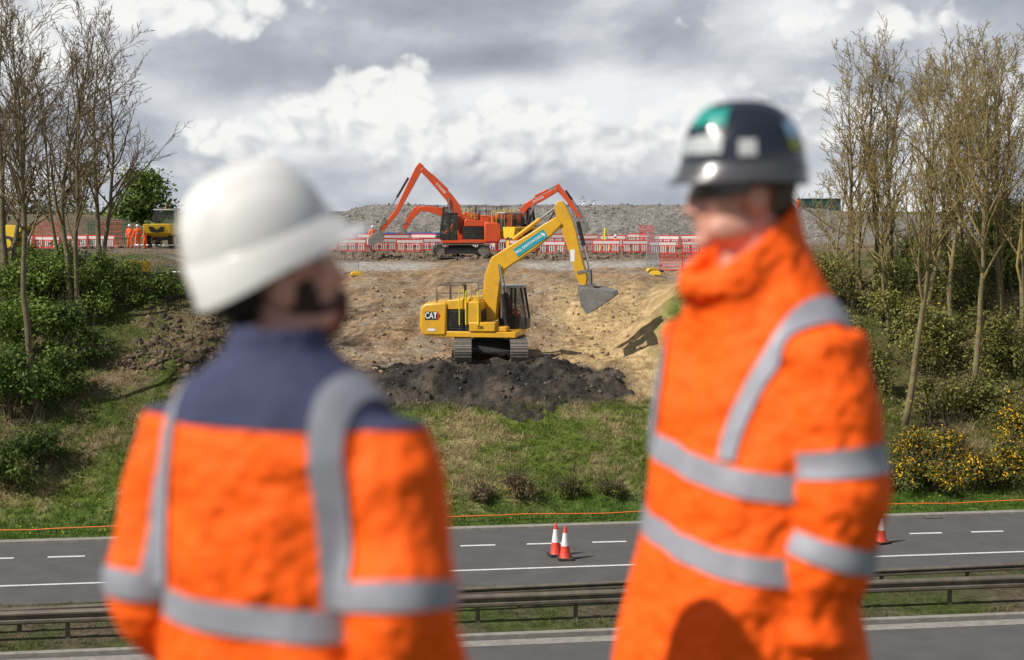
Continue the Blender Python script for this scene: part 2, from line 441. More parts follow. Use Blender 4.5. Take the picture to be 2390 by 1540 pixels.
for i in range(121):
    x=-30+.5*i; pts.append((x,0,.17+.05*abs(cos(x*pi/6))+.015*nz(x,0,.8,2)))
MB().tube(pts,.018,5).build('line',M['ropeorange'],t)
for i in range(-4,6): MB().tube([(i*6.0-3,0.02,-.15),(i*6.0-3,.02,.26)],.014,6).build('stake',M['galv'],t)

# ------------------------------------------------------------------ vegetation
def grow(out,p,d,L,r,lev,rng,cfg):
    n=(12,6,4,3)[lev]; pts=[p.copy()];rr=[r]
    q=p.copy();dd=d.copy(); seg=L/n
    for i in range(n):
        w=(.08,.16,.24,.28)[lev]
        dd=dd+Vector((rng.gauss(0,w),rng.gauss(0,w),rng.gauss(0,w*.5)+cfg['up'][lev]))
        if lev==0: dd=dd*.75+d*.25
        dd.normalize(); q=q+dd*seg; pts.append(q.copy())
        rr.append(max(r*(1-.88*(i+1)/n),cfg['rmin']))
    out[lev].append((pts,rr))
    if lev==3: return
    cnt=cfg['n'][lev]; t0=cfg['t0'][lev]
    for k in range(cnt):
        t=t0+(1-t0)*((k+rng.random())/cnt)**(.85)
        x=t*n;a=min(int(x),n-1);f=x-a
        bp=pts[a].lerp(pts[a+1],f); br=lerp(rr[a],rr[a+1],f)
        td=(pts[a+1]-pts[a]).normalized()
        az=rng.random()*2*pi; ang=rad(rng.uniform(*cfg['ang'][lev]))
        u=td.cross(Vector((0.3,.2,1)));u.normalize();w=td.cross(u)
        nd_=td*cos(ang)+(u*cos(az)+w*sin(az))*sin(ang)
        cl=L*cfg['len'][lev]*(1.2-.8*t if lev==0 else 1.05-.5*t)*rng.uniform(.6,1.25)
        grow(out,bp,nd_,cl,max(br*rng.uniform(.5,.72),cfg['rmin']),lev+1,rng,cfg)
def bare_tree(label,base,h,lean,seed,r0,mt,mc,group,t0=.3,spread=1.0,n=(24,8,5,0),stems=1):
    rng=random.Random(seed)
    root=thing('bare_tree',label,'tree',base,0,group)
    out={0:[],1:[],2:[],3:[]}
    cfg=dict(n=n,t0=(t0,.2,.2,0),ang=((18*spread,42*spread),(22,50),(22,56),(0,0)),len=(.40,.42,.42,0),up=(.01,.09,.07,.04),rmin=.009)
    for s in range(stems):
        a=rng.random()*6.28 if s else 0
        d=Vector((lean[0]+(.09*cos(a) if s else 0),lean[1]+(.09*sin(a) if s else 0),1)).normalized()
        grow(out,Vector((.14*s,0.08*s,-.25)),d,h*(1-.12*s)*1.02,r0*(1-.15*s),0,rng,cfg)
    mb=MB()
    for pts,rr in out[0]: mb.tube(pts,rr,8)
    mb.build('trunk',mt,root,angle=180,fix=False)
    mb=MB()
    for lev,k in ((1,5),(2,4),(3,3)):
        for pts,rr in out[lev]: mb.tube(pts,rr,k,cap=False)
    mb.build('crown',mc,root,angle=180,fix=False)
    return root
GL='bare trees on the left bank'; GR='lichen covered bare trees on the right bank'
def tr(side,label,px,py,ytop,lean,seed,r0,**k):
    b=hit(px,py); h=(P(px,ytop,b.y).z-b.z)
    if side=='l': return bare_tree(label,b,h*.96,lean,seed,r0,M['bark_l'],M['twig_l'],GL,**k)
    k.setdefault('n',(26,9,5,0))
    return bare_tree(label,b,h*.93,lean,seed,r0,M['bark_r'],M['twig_r'],GR,**k)
tr('l','bare grey tree whose pale trunk stands lowest on the left bank',88,970,30,(-.015,0),11,.145,t0=.40)
tr('l','bare tree with a slim trunk just right of the lowest left trunk',172,760,25,(-.005,.02),12,.14,t0=.3,stems=2)
tr('l','bare tree at the inner end of the left clump leaning towards the middle',232,640,55,(.02,.02),13,.13,t0=.22,spread=1.25,stems=2)
tr('l','bare tree at the very left edge of the photo',12,700,20,(-.005,.02),14,.15,t0=.25,stems=2)
tr('l','thin bare tree between the two tallest left trunks',134,700,150,(.0,.03),15,.10,t0=.35)
tr('l','slender bare tree near the left edge behind the lowest trunk',62,660,60,(.0,.02),16,.12,t0=.3)
tr('r','first lichen covered bare tree right of the black helmet, thin and upright',1990,720,130,(-.02,.02),21,.115,t0=.2,spread=1.3)
tr('r','lichen covered bare tree second from the inner end of the right clump',2040,700,85,(.0,.02),22,.125,t0=.2,stems=2)
tr('r','lichen covered tree with the grey trunk that starts lowest on the right bank',2107,1003,150,(.035,.0),23,.14,t0=.36,spread=1.15)
tr('r','lichen covered bare tree just behind the lowest right trunk',2160,780,110,(-.01,.02),24,.125,t0=.22,stems=2)
tr('r','upright lichen covered tree in the middle of the right clump',2228,800,130,(.0,.02),25,.125,t0=.25,spread=1.2)
tr('r','lichen covered tree with a low base right of the middle of the right clump',2272,945,90,(.008,.0),26,.14,t0=.34)
tr('r','lichen covered tree second from the right edge of the photo',2335,760,75,(.005,.02),27,.13,t0=.22,stems=2)
tr('r','lichen covered tree at the right edge of the photo',2385,800,70,(.0,.02),28,.14,t0=.2,stems=2)
tr('r','short bare tree low between the inner two right trunks',2075,800,330,(-.01,.02),29,.09,t0=.25,spread=1.3)
tr('r','thin bare sapling right of the middle right trunk',2300,700,230,(-.01,.02),30,.09,t0=.2)
tr('r','slim bare sapling nearest the right person\'s shoulder',1945,720,330,(-.015,.02),31,.07,t0=.2,spread=1.3)
tr('r','thin upright tree between the middle right trunk and the lowest trunk',2195,720,140,(.0,.02),32,.10,t0=.22)
tr('r','thin bare tree close behind the second inner right trunk',2085,690,130,(.01,.02),33,.09,t0=.2,n=(24,8,4,0))
tr('r','thin bare tree between the low based tree and the right edge pair',2255,690,110,(.01,.02),34,.09,t0=.2,n=(24,8,4,0))
tr('r','thin bare tree squeezed between the two trunks nearest the right edge',2362,680,130,(-.01,.02),35,.09,t0=.2,n=(24,8,4,0))
tr('r','slim bare tree just inside the first upright tree by the black helmet',2012,680,200,(.0,.02),36,.08,t0=.2,n=(22,8,4,0))

def foliage(rx,ry,h,n,leaf,cols,seed,clumps=16,base=.1,flower=None,fr=0):
    rng=random.Random(seed); vs=[];fs=[];cs=[]
    cl=[]
    for i in range(clumps):
        a=rng.random()*6.28; rr=rng.random()**.5; zz=rng.random()
        k=(1-.55*zz**1.6)
        cl.append((Vector((rx*rr*k*cos(a),ry*rr*k*sin(a),base+(h-base)*(.12+.8*zz))),rng.uniform(.75,1.25),rng.uniform(.6,1.35)))
    for i in range(n):
        c,sz,br=rng.choice(cl)
        s=.3*min(rx,h)*sz
        o=Vector((rng.gauss(0,1),rng.gauss(0,1),rng.gauss(0,.8)))
        p=c+o*s*.68
        if p.z<.02: p.z=rng.random()*.2
        nrm=(o.normalized()+Vector((rng.gauss(0,.6),rng.gauss(0,.6),.5+rng.gauss(0,.5)))).normalized()
        u=nrm.cross(Vector((rng.gauss(0,1),rng.gauss(0,1),rng.gauss(0,1)))).normalized(); w=nrm.cross(u)
        l=leaf*rng.uniform(.6,1.35); k=len(vs)
        fl=flower and rng.random()<fr and p.z>.3*h
        if fl: l*=.8
        vs+=[p-u*l,p-w*l*.5,p+u*l,p+w*l*.5]; fs.append((k,k+1,k+2,k+3))
        col=flower if fl else mix3(cols[0],cols[1],rng.random())
        f=br*rng.uniform(.75,1.2); col=tuple(x*(f if not fl else 1) for x in col)
        cs+=[col]*4
    return vs,fs,cs,cl
def bush(name,label,cat,base,rx,h,n,leaf,cols,seed,group=None,flower=None,fr=0,clumps=18):
    root=thing(name,label,cat,base,0,group)
    vs,fs,cs,cl=foliage(rx,rx*.9,h,n,leaf,cols,seed,clumps,flower=flower,fr=fr)
    attr_obj('foliage',vs,fs,cs,M['leaf'],root)
    rng=random.Random(seed+1); mb=MB()
    for c,_,_ in cl[:12]:
        m=Vector((c.x*.35+rng.gauss(0,.06),c.y*.35,c.z*.55)); mb.tube([(rng.gauss(0,.08),rng.gauss(0,.08),-.15),m,c],[.03,.02,.008],5,cap=False)
        for k in range(6):
            e=c+Vector((rng.gauss(0,.35),rng.gauss(0,.35),abs(rng.gauss(.3,.45)))); mb.tube([m.lerp(c,.5),e],[.012,.006],3,cap=False)
    mb.build('stem',M['stem'],root,angle=180,fix=False)
    return root
DK=((.05,.10,.018),(.13,.195,.036)); MID=((.105,.18,.03),(.22,.30,.055)); OL=((.135,.145,.038),(.29,.275,.075)); GO=((.06,.085,.024),(.17,.165,.045)); DRY=((.14,.10,.06),(.24,.18,.095))
GBL='dark green shrubs on the left bank'
lb=[(20,1130,1.3,1.5,DK,'low dark shrub at the bottom left corner of the bank'),(95,1085,1.0,1.2,DK,'dark shrub at the foot of the left bank beside the corner shrub'),
(30,980,1.6,2.5,DK,'big dark shrub against the left edge halfway down the bank'),(130,930,1.2,1.7,DK,'dark shrub right of the lowest left tree trunk'),
(60,850,1.7,2.6,MID,'tall green shrub behind the lowest left trunk'),(160,830,1.2,1.9,DK,'rounded dark shrub just above the one right of the lowest trunk'),
(15,760,1.6,2.4,MID,'bright green shrub at the left edge under the barriers'),(110,740,1.4,2.3,MID,'leafy green shrub between the left tree trunks near the bank top'),
(200,735,1.2,1.8,MID,'light green shrub at the inner side of the left trees'),(262,700,1.2,1.9,MID,'light green shrub next to the yellow box at the bank top'),
(325,712,.9,1.1,MID,'small green shrub below the yellow box'),(385,690,.8,.9,MID,'smallest green shrub closest to the white helmet'),(215,850,.8,.8,DK,'low shrub alone on the left grass slope'),(60,690,1.3,2.0,MID,'green shrub below the red barriers near the left edge'),(160,680,1.2,1.8,MID,'green shrub beneath the red mesh barriers')]
for i,(px,py,r,h,cl,lab) in enumerate(lb):
    bush('shrub',lab,'shrub',hit(px,py),r,h,int(2300*r*h/2.2),.08,cl,100+i,GBL)
GBR='olive scrub on the right bank'
rb=[(1935,720,1.3,2.6,OL,'olive scrub right behind the right person\'s collar'),(1990,850,1.2,2.2,OL,'olive scrub beside the right shoulder'),(2060,760,1.5,3.0,OL,'tall olive scrub between the inner right trunks'),
(2140,860,1.4,2.6,OL,'olive scrub right of the lowest right trunk'),(2150,700,1.5,3.0,MID,'green scrub high behind the lowest right trunk'),(2220,860,1.3,2.4,OL,'olive scrub in the middle of the right bank'),
(2300,870,1.4,2.6,OL,'olive scrub left of the right edge halfway down the bank'),(2375,880,1.4,2.6,OL,'olive scrub on the right edge of the photo halfway down'),(2240,720,1.6,3.2,OL,'tall scrub near the bank top in the middle of the right clump'),
(2320,690,1.7,4.0,MID,'tallest yellow green scrub near the right edge'),(2385,670,1.8,4.4,MID,'tall yellow green scrub at the top of the right edge'),(2170,980,1.1,1.5,OL,'low olive scrub above the gorse'),(2330,985,1.2,1.7,OL,'low olive scrub above the gorse at the right'),(2030,920,1.0,1.8,OL,'olive scrub close to the right sleeve'),(2250,960,1.0,1.4,OL,'low scrub between the two lowest right trunks')]
for i,(px,py,r,h,cl,lab) in enumerate(rb):
    bush('shrub',lab,'shrub',hit(px,py),r*1.1,h,int(1900*r*h/2.2),.07,cl,200+i,GBR,flower=(.72,.42,.015),fr=.015 if i%3==0 else 0)
gb=[(2105,1135,.9,1.1,'gorse bush closest to the right person'),(2185,1150,.9,1.0,'gorse bush second from the right person'),(2265,1140,1.0,1.2,'gorse bush third from the right person'),(2345,1130,1.0,1.4,'gorse bush nearest the right edge with many flowers'),(2215,1090,1.0,1.2,'gorse bush behind the front row of gorse'),(2380,1060,1.1,1.6,'tallest flowering gorse at the right edge'),(2130,1080,.9,1.2,'gorse bush at the foot of the lowest right trunk')]
for i,(px,py,r,h,lab) in enumerate(gb):
    bush('gorse_bush',lab+', yellow flowers on dark green','shrub',hit(px,py),r,h,int(2800*r),.06,GO,300+i,'yellow flowering gorse on the right verge',flower=(.84,.50,.015),fr=.33)
for i,(px,py,r,h,lab) in enumerate([(1212,1165,.75,.75,'brown dried low bush in the middle of the grass slope'),(1335,1160,.55,.45,'small green tuft bush right of the dried bush'),(1430,1165,.6,.4,'small spreading bush near the right person on the grass slope'),(1130,1170,.5,.35,'tiny dry bush left of the dried bush')]):
    bush('low_bush',lab,'shrub',hit(px,py),r,h,800,.05,DRY if i in(0,3) else GO,400+i,flower=(.75,.42,.02),fr=.03)
def leafy_tree(label,base,r,h,n,leaf,cols,seed,cat='tree'):
    root=thing('leafy_tree',label,cat,base)
    vs,fs,cs,cl=foliage(r,r,h,n,leaf,cols,seed,34,base=h*.14)
    attr_obj('crown',vs,fs,cs,M['leaf'],root)
    mb=MB().tube([(0,0,-.3),(.05,0,h*.35),(0,.1,h*.7)],[.22,.16,.06],8)
    for c,_,_ in cl[:16]: mb.tube([(0,0,h*.25),c*.6+Vector((0,0,h*.1)),c],[.08,.05,.02],5,cap=False)
    mb.build('trunk',M['bark_l'],root,angle=180,fix=False)
b=onground(332,137); leafy_tree('round dense green tree on the left skyline beyond the site',b,2.8,P(332,398,137).z-b.z,7500,.2,((.075,.13,.024),(.17,.24,.045)),501)
b=onground(190,150); leafy_tree('pale thin leaved tree on the skyline behind the left bare trees',b,3.6,P(190,360,150).z-b.z,3000,.17,((.12,.12,.05),(.22,.20,.09)),502)
b=onground(60,150); leafy_tree('pale scrubby tree on the skyline near the left edge',b,3.2,P(60,400,150).z-b.z,2600,.17,((.12,.12,.05),(.2,.19,.08)),503)

# grass tufts
rng=random.Random(5); vs=[];fs=[];cs=[]
def tuft(p,hh,nb,c0,c1,lean):
    for k in range(nb):
        a=rng.random()*6.28; bx=p+Vector((rng.gauss(0,.06),rng.gauss(0,.06),-.02)); w=Vector((cos(a),sin(a),0))*rng.uniform(.007,.014)
        t_=Vector((rng.gauss(0,lean),rng.gauss(0,lean),1)); h_=hh*rng.uniform(.6,1.25)
        m=bx+Vector((t_.x*.4,t_.y*.4,.6))*h_; e=bx+Vector((t_.x,t_.y,.85))*h_
        i=len(vs); vs.extend([bx-w,bx+w,m+w*.7,m-w*.7,e]); fs.append((i,i+1,i+2,i+3)); fs.append((i+3,i+2,i+4))
        c=mix3(c0,c1,rng.random()); cs.extend([c]*5)
cnt=0
while cnt<17000:
    v=rng.uniform(45.3,54.2) if rng.random()<.72 else rng.uniform(54,63); X=rng.uniform(-21,21)
    Y=v+SL*X
    if abs(X)>.38*Y: continue
    if bowl(X,v)>.25 and v>53.3: continue
    if v>53.6 and X>3.5: continue
    n=nz(X,v,.33,4,2); n2=nz(X+50,v,1.4,4); s=clamp(.27+.9*n+.7*n2)
    p=Vector((X,Y,hgt(X,Y))); cnt+=1
    if v<47.6: tuft(p,rng.uniform(.1,.22),6,(.06,.12,.018),(.14,.22,.04),.35)
    elif rng.random()<s: tuft(p,rng.uniform(.12,.30),6,(.30,.23,.12),(.50,.40,.23),.75)
    else: tuft(p,rng.uniform(.1,.24),6,(.09,.135,.022),(.20,.24,.055),.5)
for k in range(1800):
    v=rng.choice([rng.uniform(33.6,34.3),rng.uniform(34.7,37.7)]); X=rng.uniform(-14,14)
    if nz(X,v,.6,3)>-.05: tuft(Vector((X,v+SL*X,.05)),rng.uniform(.05,.16),5,(.06,.09,.02),(.2,.19,.07),.5)
tag(attr_obj('grass',vs,fs,cs,M['blade']),'short tufted green and straw coloured grass over the verge and slope','grass',kind='stuff')
vs=[];fs=[];cs=[]
for k in range(200):
    X=rng.uniform(-18,18); v=45.6+abs(rng.gauss(0,.9)); 
    if nz(X,v,.4,2)<0: continue
    z=hgt(X,v+SL*X)+rng.uniform(.06,.14); i=len(vs); r=rng.uniform(.015,.028)
    for q in range(5): a=q*2*pi/5; vs.append((X+r*cos(a),v+SL*X-.01+r*.6*sin(a),z+r*.8*sin(a)))
    fs.append(tuple(range(i,i+5))); cs+=[(.75,.47,.01)]*5
tag(attr_obj('dandelion_flowers',vs,fs,cs,M['blade']),'scattered small yellow dandelion flowers in the green verge','flowers',kind='stuff')
# clods and stones
bm=bmesh.new(); bmesh.ops.create_icosphere(bm,subdivisions=1,radius=1); iv=[v.co.copy() for v in bm.verts]; bm.verts.index_update(); ifc=[tuple(v.index for v in f.verts) for f in bm.faces]; bm.free()
vs=[];fs=[];cs=[]
def clod(p,s,c):
    i=len(vs); q=Matrix.Rotation(rng.random()*6,3,Vector((rng.gauss(0,1),rng.gauss(0,1),rng.gauss(0,1))).normalized())
    sc=Vector((rng.uniform(.7,1.3),rng.uniform(.7,1.3),rng.uniform(.5,.9)))
    for v in iv:
        w=q@Vector((v.x*sc.x,v.y*sc.y,v.z*sc.z)); vs.append(p+w*s*rng.uniform(.75,1.15))
    fs.extend([tuple(a+i for a in f) for f in ifc]); cs.extend([c]*len(iv))
for k in range(1300):
    X=rng.uniform(-5.6,5.0); v=rng.uniform(52.9,57.6)
    if nz(X,v,.6,3,12)<-.1: continue
    s=.02+.10*rng.random()**4
    c=rng.choice([(.04,.036,.033),(.055,.05,.045),(.08,.07,.06),(.14,.12,.10)])
    clod(Vector((X,v+SL*X,heapz(X,v)+s*.1)),s,c)
for k in range(2400):
    X=rng.uniform(-9,7); v=rng.uniform(56,74)
    if bowl(X,v)<.5: continue
    s=.02+.11*rng.random()**4; n=rng.random()
    c=mix3((.45,.34,.21),(.20,.14,.09),n) if v>61 or X>2 or X<-4 else (.07,.06,.052)
    clod(Vector((X,v+SL*X,hgt(X,v+SL*X)+s*.1)),s,c)
for k in range(1100):
    X=rng.uniform(-15,-8.5); v=rng.uniform(56,63); s=.04+.16*rng.random()**3
    clod(Vector((X,v+SL*X,hgt(X,v+SL*X)+s*.2)),s,rng.choice([(.12,.09,.065),(.19,.14,.095),(.07,.06,.05)]))
for k in range(2400):
    X=rng.uniform(-16,30); v=rng.uniform(114,129); s=.05+.13*rng.random()**3
    clod(Vector((X,v+SL*X,hgt(X,v+SL*X)+s*.1)),s,mix3((.36,.34,.31),(.16,.15,.135),rng.random()))
for k in range(700):
    X=rng.uniform(-12,12); v=rng.uniform(96,103); s=.05+.22*rng.random()**3
    clod(Vector((X,v+SL*X,hgt(X,v+SL*X)+s*.15)),s,mix3((.24,.18,.13),(.12,.10,.08),rng.random()))
tag(attr_obj('clods_and_stones',vs,fs,cs,M['clod']),'loose dark clods and pale stones strewn over the earthworks','stones',kind='stuff')

# ------------------------------------------------------------------ machines
def thick(pts,ext=0):
    up=[];lo=[];n=len(pts)
    for i,(x,z,t) in enumerate(pts):
        a=pts[max(i-1,0)];b=pts[min(i+1,n-1)]; d=Vector((b[0]-a[0],b[1]-a[1])).normalized(); nn=Vector((-d.y,d.x))
        up.append((x+nn.x*t/2,z+nn.y*t/2)); lo.append((x-nn.x*t/2,z-nn.y*t/2))
    return up+lo[::-1]
def track_part(root,R,side,L,w,h,gauge):
    yc=side*gauge
    mb=MB(); r=h/2-.03; half=L/2-r; per=4*half+2*pi*r; n=46
    for i in range(n):
        s=per*i/n
        if s<2*half: x=-half+s;z=h-.03;a=0
        elif s<2*half+pi*r: th=(s-2*half)/r; x=half+r*sin(th); z=h/2+r*cos(th); a=th
        elif s<4*half+pi*r: x=half-(s-2*half-pi*r); z=.03; a=pi
        else: th=(s-4*half-pi*r)/r; x=-half-r*sin(th); z=h/2-r*cos(th); a=pi+th
        rot=Matrix.Rotation(a,3,'Y'); c=Vector((x,yc,z))
        mb.box(c,(per/n*.86,w,.05),R,rot); mb.box(c+rot@Vector((0,0,.035)),(.03,w*.98,.04),R,rot)
    t=mb.build('track',M['track'],root,bevel=0)
    MB().prism([(-half,h*.28),(half,h*.28),(half+r*.4,h*.5),(half,h*.7),(-half,h*.7),(-half-r*.4,h*.5)],yc-w*.3,yc+w*.3,R).build('track_frame',M['black'],t)
    for nm,x in (('sprocket',-half),('idler',half)):
        X=R@Matrix.Translation((x,yc-w*.36,h/2))@Matrix.Rotation(-pi/2,4,'X')
        MB().lathe([(r*.8,0),(r*.9,.05),(r*.9,w*.66),(r*.8,w*.72)],18,X).build(nm,M['track'],t)
    return t
def cyl(mb_b,mb_r,a,b,y,r,X,split=.55):
    a=Vector((a[0],y,a[1]));b=Vector((b[0],y,b[1])); m=a.lerp(b,split)
    mb_b.tube([a,m],r,10,X); mb_r.tube([m,b],r*.55,8,X)
def excavator(label,loc,uyaw,yaw,paint,cfg,group=None,name='excavator'):
    root=thing(name,label,'excavator',loc,0,group)
    R=Matrix.Rotation(uyaw,4,'Z'); U=Matrix.Rotation(yaw,4,'Z')
    for s in (-1,1): track_part(root,R,s,cfg.get('L',4.3),.72,.92,1.15)
    MB().prism([(-1.2,.4),(1.2,.4),(.8,.78),(-.8,.78)],-.85,.85,R).lathe([(.7,.78),(.72,.98)],20,R).build('undercarriage',M['black'],root)
    MB().rng(-2.1,1.35,-1.28,1.28,.98,1.22,U).build('platform',paint,root,bevel=.03)
    MB().prism([(-2.72,1.35),(-2.55,1.02),(-1.55,1.02),(-1.55,2.42),(-2.45,2.38),(-2.68,2.2)],-1.32,1.32,U).build('counterweight',paint,root,bevel=.09)
    MB().prism([(-1.54,2.12),(-.2,2.12),(-.2,2.5),(-.35,2.64),(-1.54,2.5)],-1.24,1.24,U).build('engine_cover',paint,root,bevel=.04)
    MB().rng(-1.54,-.1,-1.2,1.2,1.22,2.115,U).build('engine_bay',M['black'],root,bevel=.02)
    b=MB()
    for i in range(9): b.rng(-1.48,-.82,-1.23,-1.2,1.32+.085*i,1.36+.085*i,U)
    for i in range(9): b.rng(-1.48,-.82,1.2,1.23,1.32+.085*i,1.36+.085*i,U)
    b.build('grille',M['rubber'],root)
    MB().rng(-.78,-.12,-1.31,-.42,1.5,2.46,U).build('fuel_tank',paint,root,bevel=.05)
    MB().rng(-.6,.5,-1.33,-.45,1.225,1.62,U).rng(.1,.95,-1.2,-.5,1.225,1.42,U).build('tool_box',paint,root,bevel=.04)
    MB().tube([(-1.2,.6,2.5),(-1.2,.6,3.0),(-1.28,.6,3.08)],.06,10,U).build('exhaust',M['black'],root)
    x0,x1,y0,y1,z0,z1=.28,1.5,.38,1.3,1.22,2.95
    cb=MB().rng(x0,x1,y0,y1,z0,z0+.42,U)
    for (x,y) in ((x0,y0),(x0,y1),(.8,y0),(.8,y1)): cb.rng(x,x+.09,y if y==y0 else y-.08,y+.08 if y==y0 else y,z0,z1,U)
    for y in (y0,y1-.07): cb.add([Vector(p) for p in [(x1-.08,y,z0+.4),(x1,y,z0+.4),(x1-.2,y,z1),(x1-.3,y,z1),(x1-.08,y+.07,z0+.4),(x1,y+.07,z0+.4),(x1-.2,y+.07,z1),(x1-.3,y+.07,z1)]],[(0,1,2,3),(7,6,5,4),(0,4,5,1),(1,5,6,2),(2,6,7,3),(3,7,4,0)],U)
    cab=cb.build('cab',M['black'],root,bevel=.015)
    MB().rng(x0-.05,x1-.15,y0-.03,y1+.03,z1,z1+.1,U).build('cab_roof',M['greyroof'] if cfg.get('roof') else M['black'],cab,bevel=.03)
    zz=z0+.42
    for quad in ([(x0+.09,y0+.03,zz),(.8,y0+.03,zz),(.8,y0+.03,z1),(x0+.09,y0+.03,z1)],[(.89,y0+.03,zz),(x1-.08,y0+.03,zz),(x1-.28,y0+.03,z1),(.89,y0+.03,z1)],
                 [(x0+.09,y1-.03,zz),(.8,y1-.03,zz),(.8,y1-.03,z1),(x0+.09,y1-.03,z1)],[(.89,y1-.03,zz),(x1-.08,y1-.03,zz),(x1-.28,y1-.03,z1),(.89,y1-.03,z1)],
                 [(x1-.04,y0+.07,zz),(x1-.04,y1-.07,zz),(x1-.25,y1-.07,z1),(x1-.25,y0+.07,z1)]):
        MB().add([Vector(q) for q in quad],[(0,1,2,3)],U).build('window',M['glass'],cab)
    MB().rng(.45,.95,.6,1.08,z0+.425,z0+.55,U).rng(.42,.54,.6,1.08,z0+.55,z0+1.1,U).build('seat',M['rubber'],cab,bevel=.03)
    hr=MB()
    for (pa) in ([(-2.0,-1.15,2.4),(-2.0,-1.15,3.1),(-.75,-1.15,3.15),(-.75,-1.15,2.4)],[(-2.0,1.15,2.4),(-2.0,1.15,3.1),(-.75,1.15,3.15),(-.75,1.15,2.4)],[(-2.0,-1.15,3.1),(-2.0,1.15,3.1)],[(-2,-1.15,2.8),(-.75,-1.15,2.8)],[(-1.4,-1.15,2.5),(-1.4,-1.15,3.12)]):
        hr.tube(pa,.022,6,U)
    hr.build('handrail',M['black'],root)
    hr=MB()
    for x in (-1.0,-.72,-.2): hr.tube([(x,-1.34,1.5),(x,-1.36,2.9),(x+.18,-1.34,2.95),(x+.2,-1.25,2.6)],.025,6,U)
    hr.build('grab_rail',M['lime'],root)
    bw=.27
    boom=MB().prism(thick(cfg['boom']),-bw,bw,U).build('boom',paint,root,bevel=.035)
    MB().prism(cfg['stick'],-.2,.2,U).build('stick',paint,root,bevel=.03)
    B=cfg['boom']
    cb_,cr_=MB(),MB()
    for y in (-.36,.36): cyl(cb_,cr_,(B[0][0]+.75,B[0][1]-.35),(B[3][0]+.05,B[3][1]-.05),y,.085,U)
    c=cb_.build('boom_cylinder',M['black'],root); cr_.build('rod',M['rod'],c)
    cb_,cr_=MB(),MB(); s0=cfg['stick_back']; cyl(cb_,cr_,cfg['stickcyl'],s0,0,.09,U,.6)
    c=cb_.build('stick_cylinder',paint,root); cr_.build('rod',M['rod'],c)
    cb_,cr_=MB(),MB(); a,e=cfg['buckcyl']; cyl(cb_,cr_,a,e,0,.085,U,.5)
    c=cb_.build('bucket_cylinder',M['black'],root); cr_.build('rod',M['rod'],c)
    hz=MB()
    for y in (-.12,.12): hz.tube([(B[1][0]-.45,y,B[1][1]-.3)]+[(x-.02,y,z+t*.5+.05) for x,z,t in B[3:-1]]+[(s0[0]-.1,y,s0[1]-.15)],.022,6,U)
    hz.build('hose',M['black'],root)
    lk=MB()
    for y in (-.22,.2): lk.prism(thick([(e[0],e[1],.12),(cfg['hinge'][0]+.28,cfg['hinge'][1]-.2,.12)]),y,y+.03,U); lk.prism(thick([(e[0],e[1],.12),(cfg['hinge'][0]-.25,cfg['hinge'][1]+.45,.12)]),y,y+.03,U)
    lk.rng(cfg['hinge'][0]-.22,cfg['hinge'][0]+.42,-.24,.24,cfg['hinge'][1]-.42,cfg['hinge'][1]-.05,U)
    lk.build('bucket_linkage',M['steel'],root)
    bk=MB(); W_=cfg.get('bw',.62); sh=cfg['bucket']; inner=[(lerp(x,cfg['bc'][0],.12),lerp(z,cfg['bc'][1],.12)) for x,z in sh]
    n=len(sh)
    for y in (-W_,W_-.04): bk.prism(sh,y,y+.04,U)
    op=cfg['open']
    for i in range(n-1):
        if i in op: continue
        bk.prism([sh[i],sh[i+1],inner[i+1],inner[i]],-W_+.04,W_-.04,U)
    bk.build('bucket',M['steel'],root,bevel=.01)
    return root,U,boom
exc=Vector((-.93,59.6,3.98))
catcfg=dict(L=4.4,roof=True,boom=[(.05,1.62,.5),(.08,2.6,.64),(.16,3.4,.69),(.42,4.02,.75),(.95,4.36,.71),(1.8,4.9,.66),(2.5,5.42,.56),(2.98,5.8,.4)],
 stick=[(2.74,6.3),(2.9,6.6),(3.1,6.58),(3.4,6.1),(3.66,5.4),(3.87,4.4),(4.14,3.45),(4.1,3.15),(3.86,3.1),(3.72,3.35),(3.38,4.5),(3.03,5.45),(2.9,5.8)],
 stick_back=(2.9,6.42),stickcyl=(1.0,5.0),buckcyl=((3.72,5.75),(4.22,3.75)),hinge=(3.98,3.2),
 bucket=[(4.0,3.06),(3.86,2.78),(3.96,2.35),(4.2,1.98),(4.3,2.0),(5.34,2.72),(5.3,2.9),(4.7,3.04)],open=(4,),bc=(4.5,2.6),bw=.8)
cat,U,boom=excavator('large yellow excavator in the middle, standing on black spoil with its bucket raised',exc,rad(92),rad(-11),M['catyellow'],catcfg)
d=Vector((1.1,0,.74)).normalized(); c0=Vector((1.78,-.285,4.86)); upv=Vector((-d.z,0,d.x))
sg=MB().add([c0-d*.76-upv*.185,c0+d*.76-upv*.185,c0+d*.76+upv*.185,c0-d*.76+upv*.185],[(0,1,2,3)],U).build('sign',M['teal'],boom)
R3=U.to_3x3()
text('lettering','MGL EARTHWORKS',.165,M['white'],sg,R3@(c0-d*.06+Vector((0,-.006,0))),R3@d,R3@upv,.92)
e=c0+d*.66+Vector((0,-.006,0)); MB().add([e-upv*.13,e+d*.06,e+upv*.14-d*.09,e-d*.05],[(0,1,2,3)],U).build('emblem',M['white'],sg)
o=Vector((-2.14,-1.327,1.86)); k=.72
MB().add([o+Vector(q)*k for q in [(-.46,0,-.24),(.3,0,-.24),(.46,0,0),(.3,0,.24),(-.46,0,.24)]],[(0,1,2,3,4)],U).build('logo_panel',M['black'],cat)
MB().add([o+Vector(q)*k+Vector((0,-.005,0)) for q in [(.2,0,-.2),(.31,0,-.2),(.42,0,0),(.31,0,.2),(.2,0,.2),(.3,0,0)]],[(0,1,2,3,4,5)],U).build('logo_hexagon',M['red'],cat)
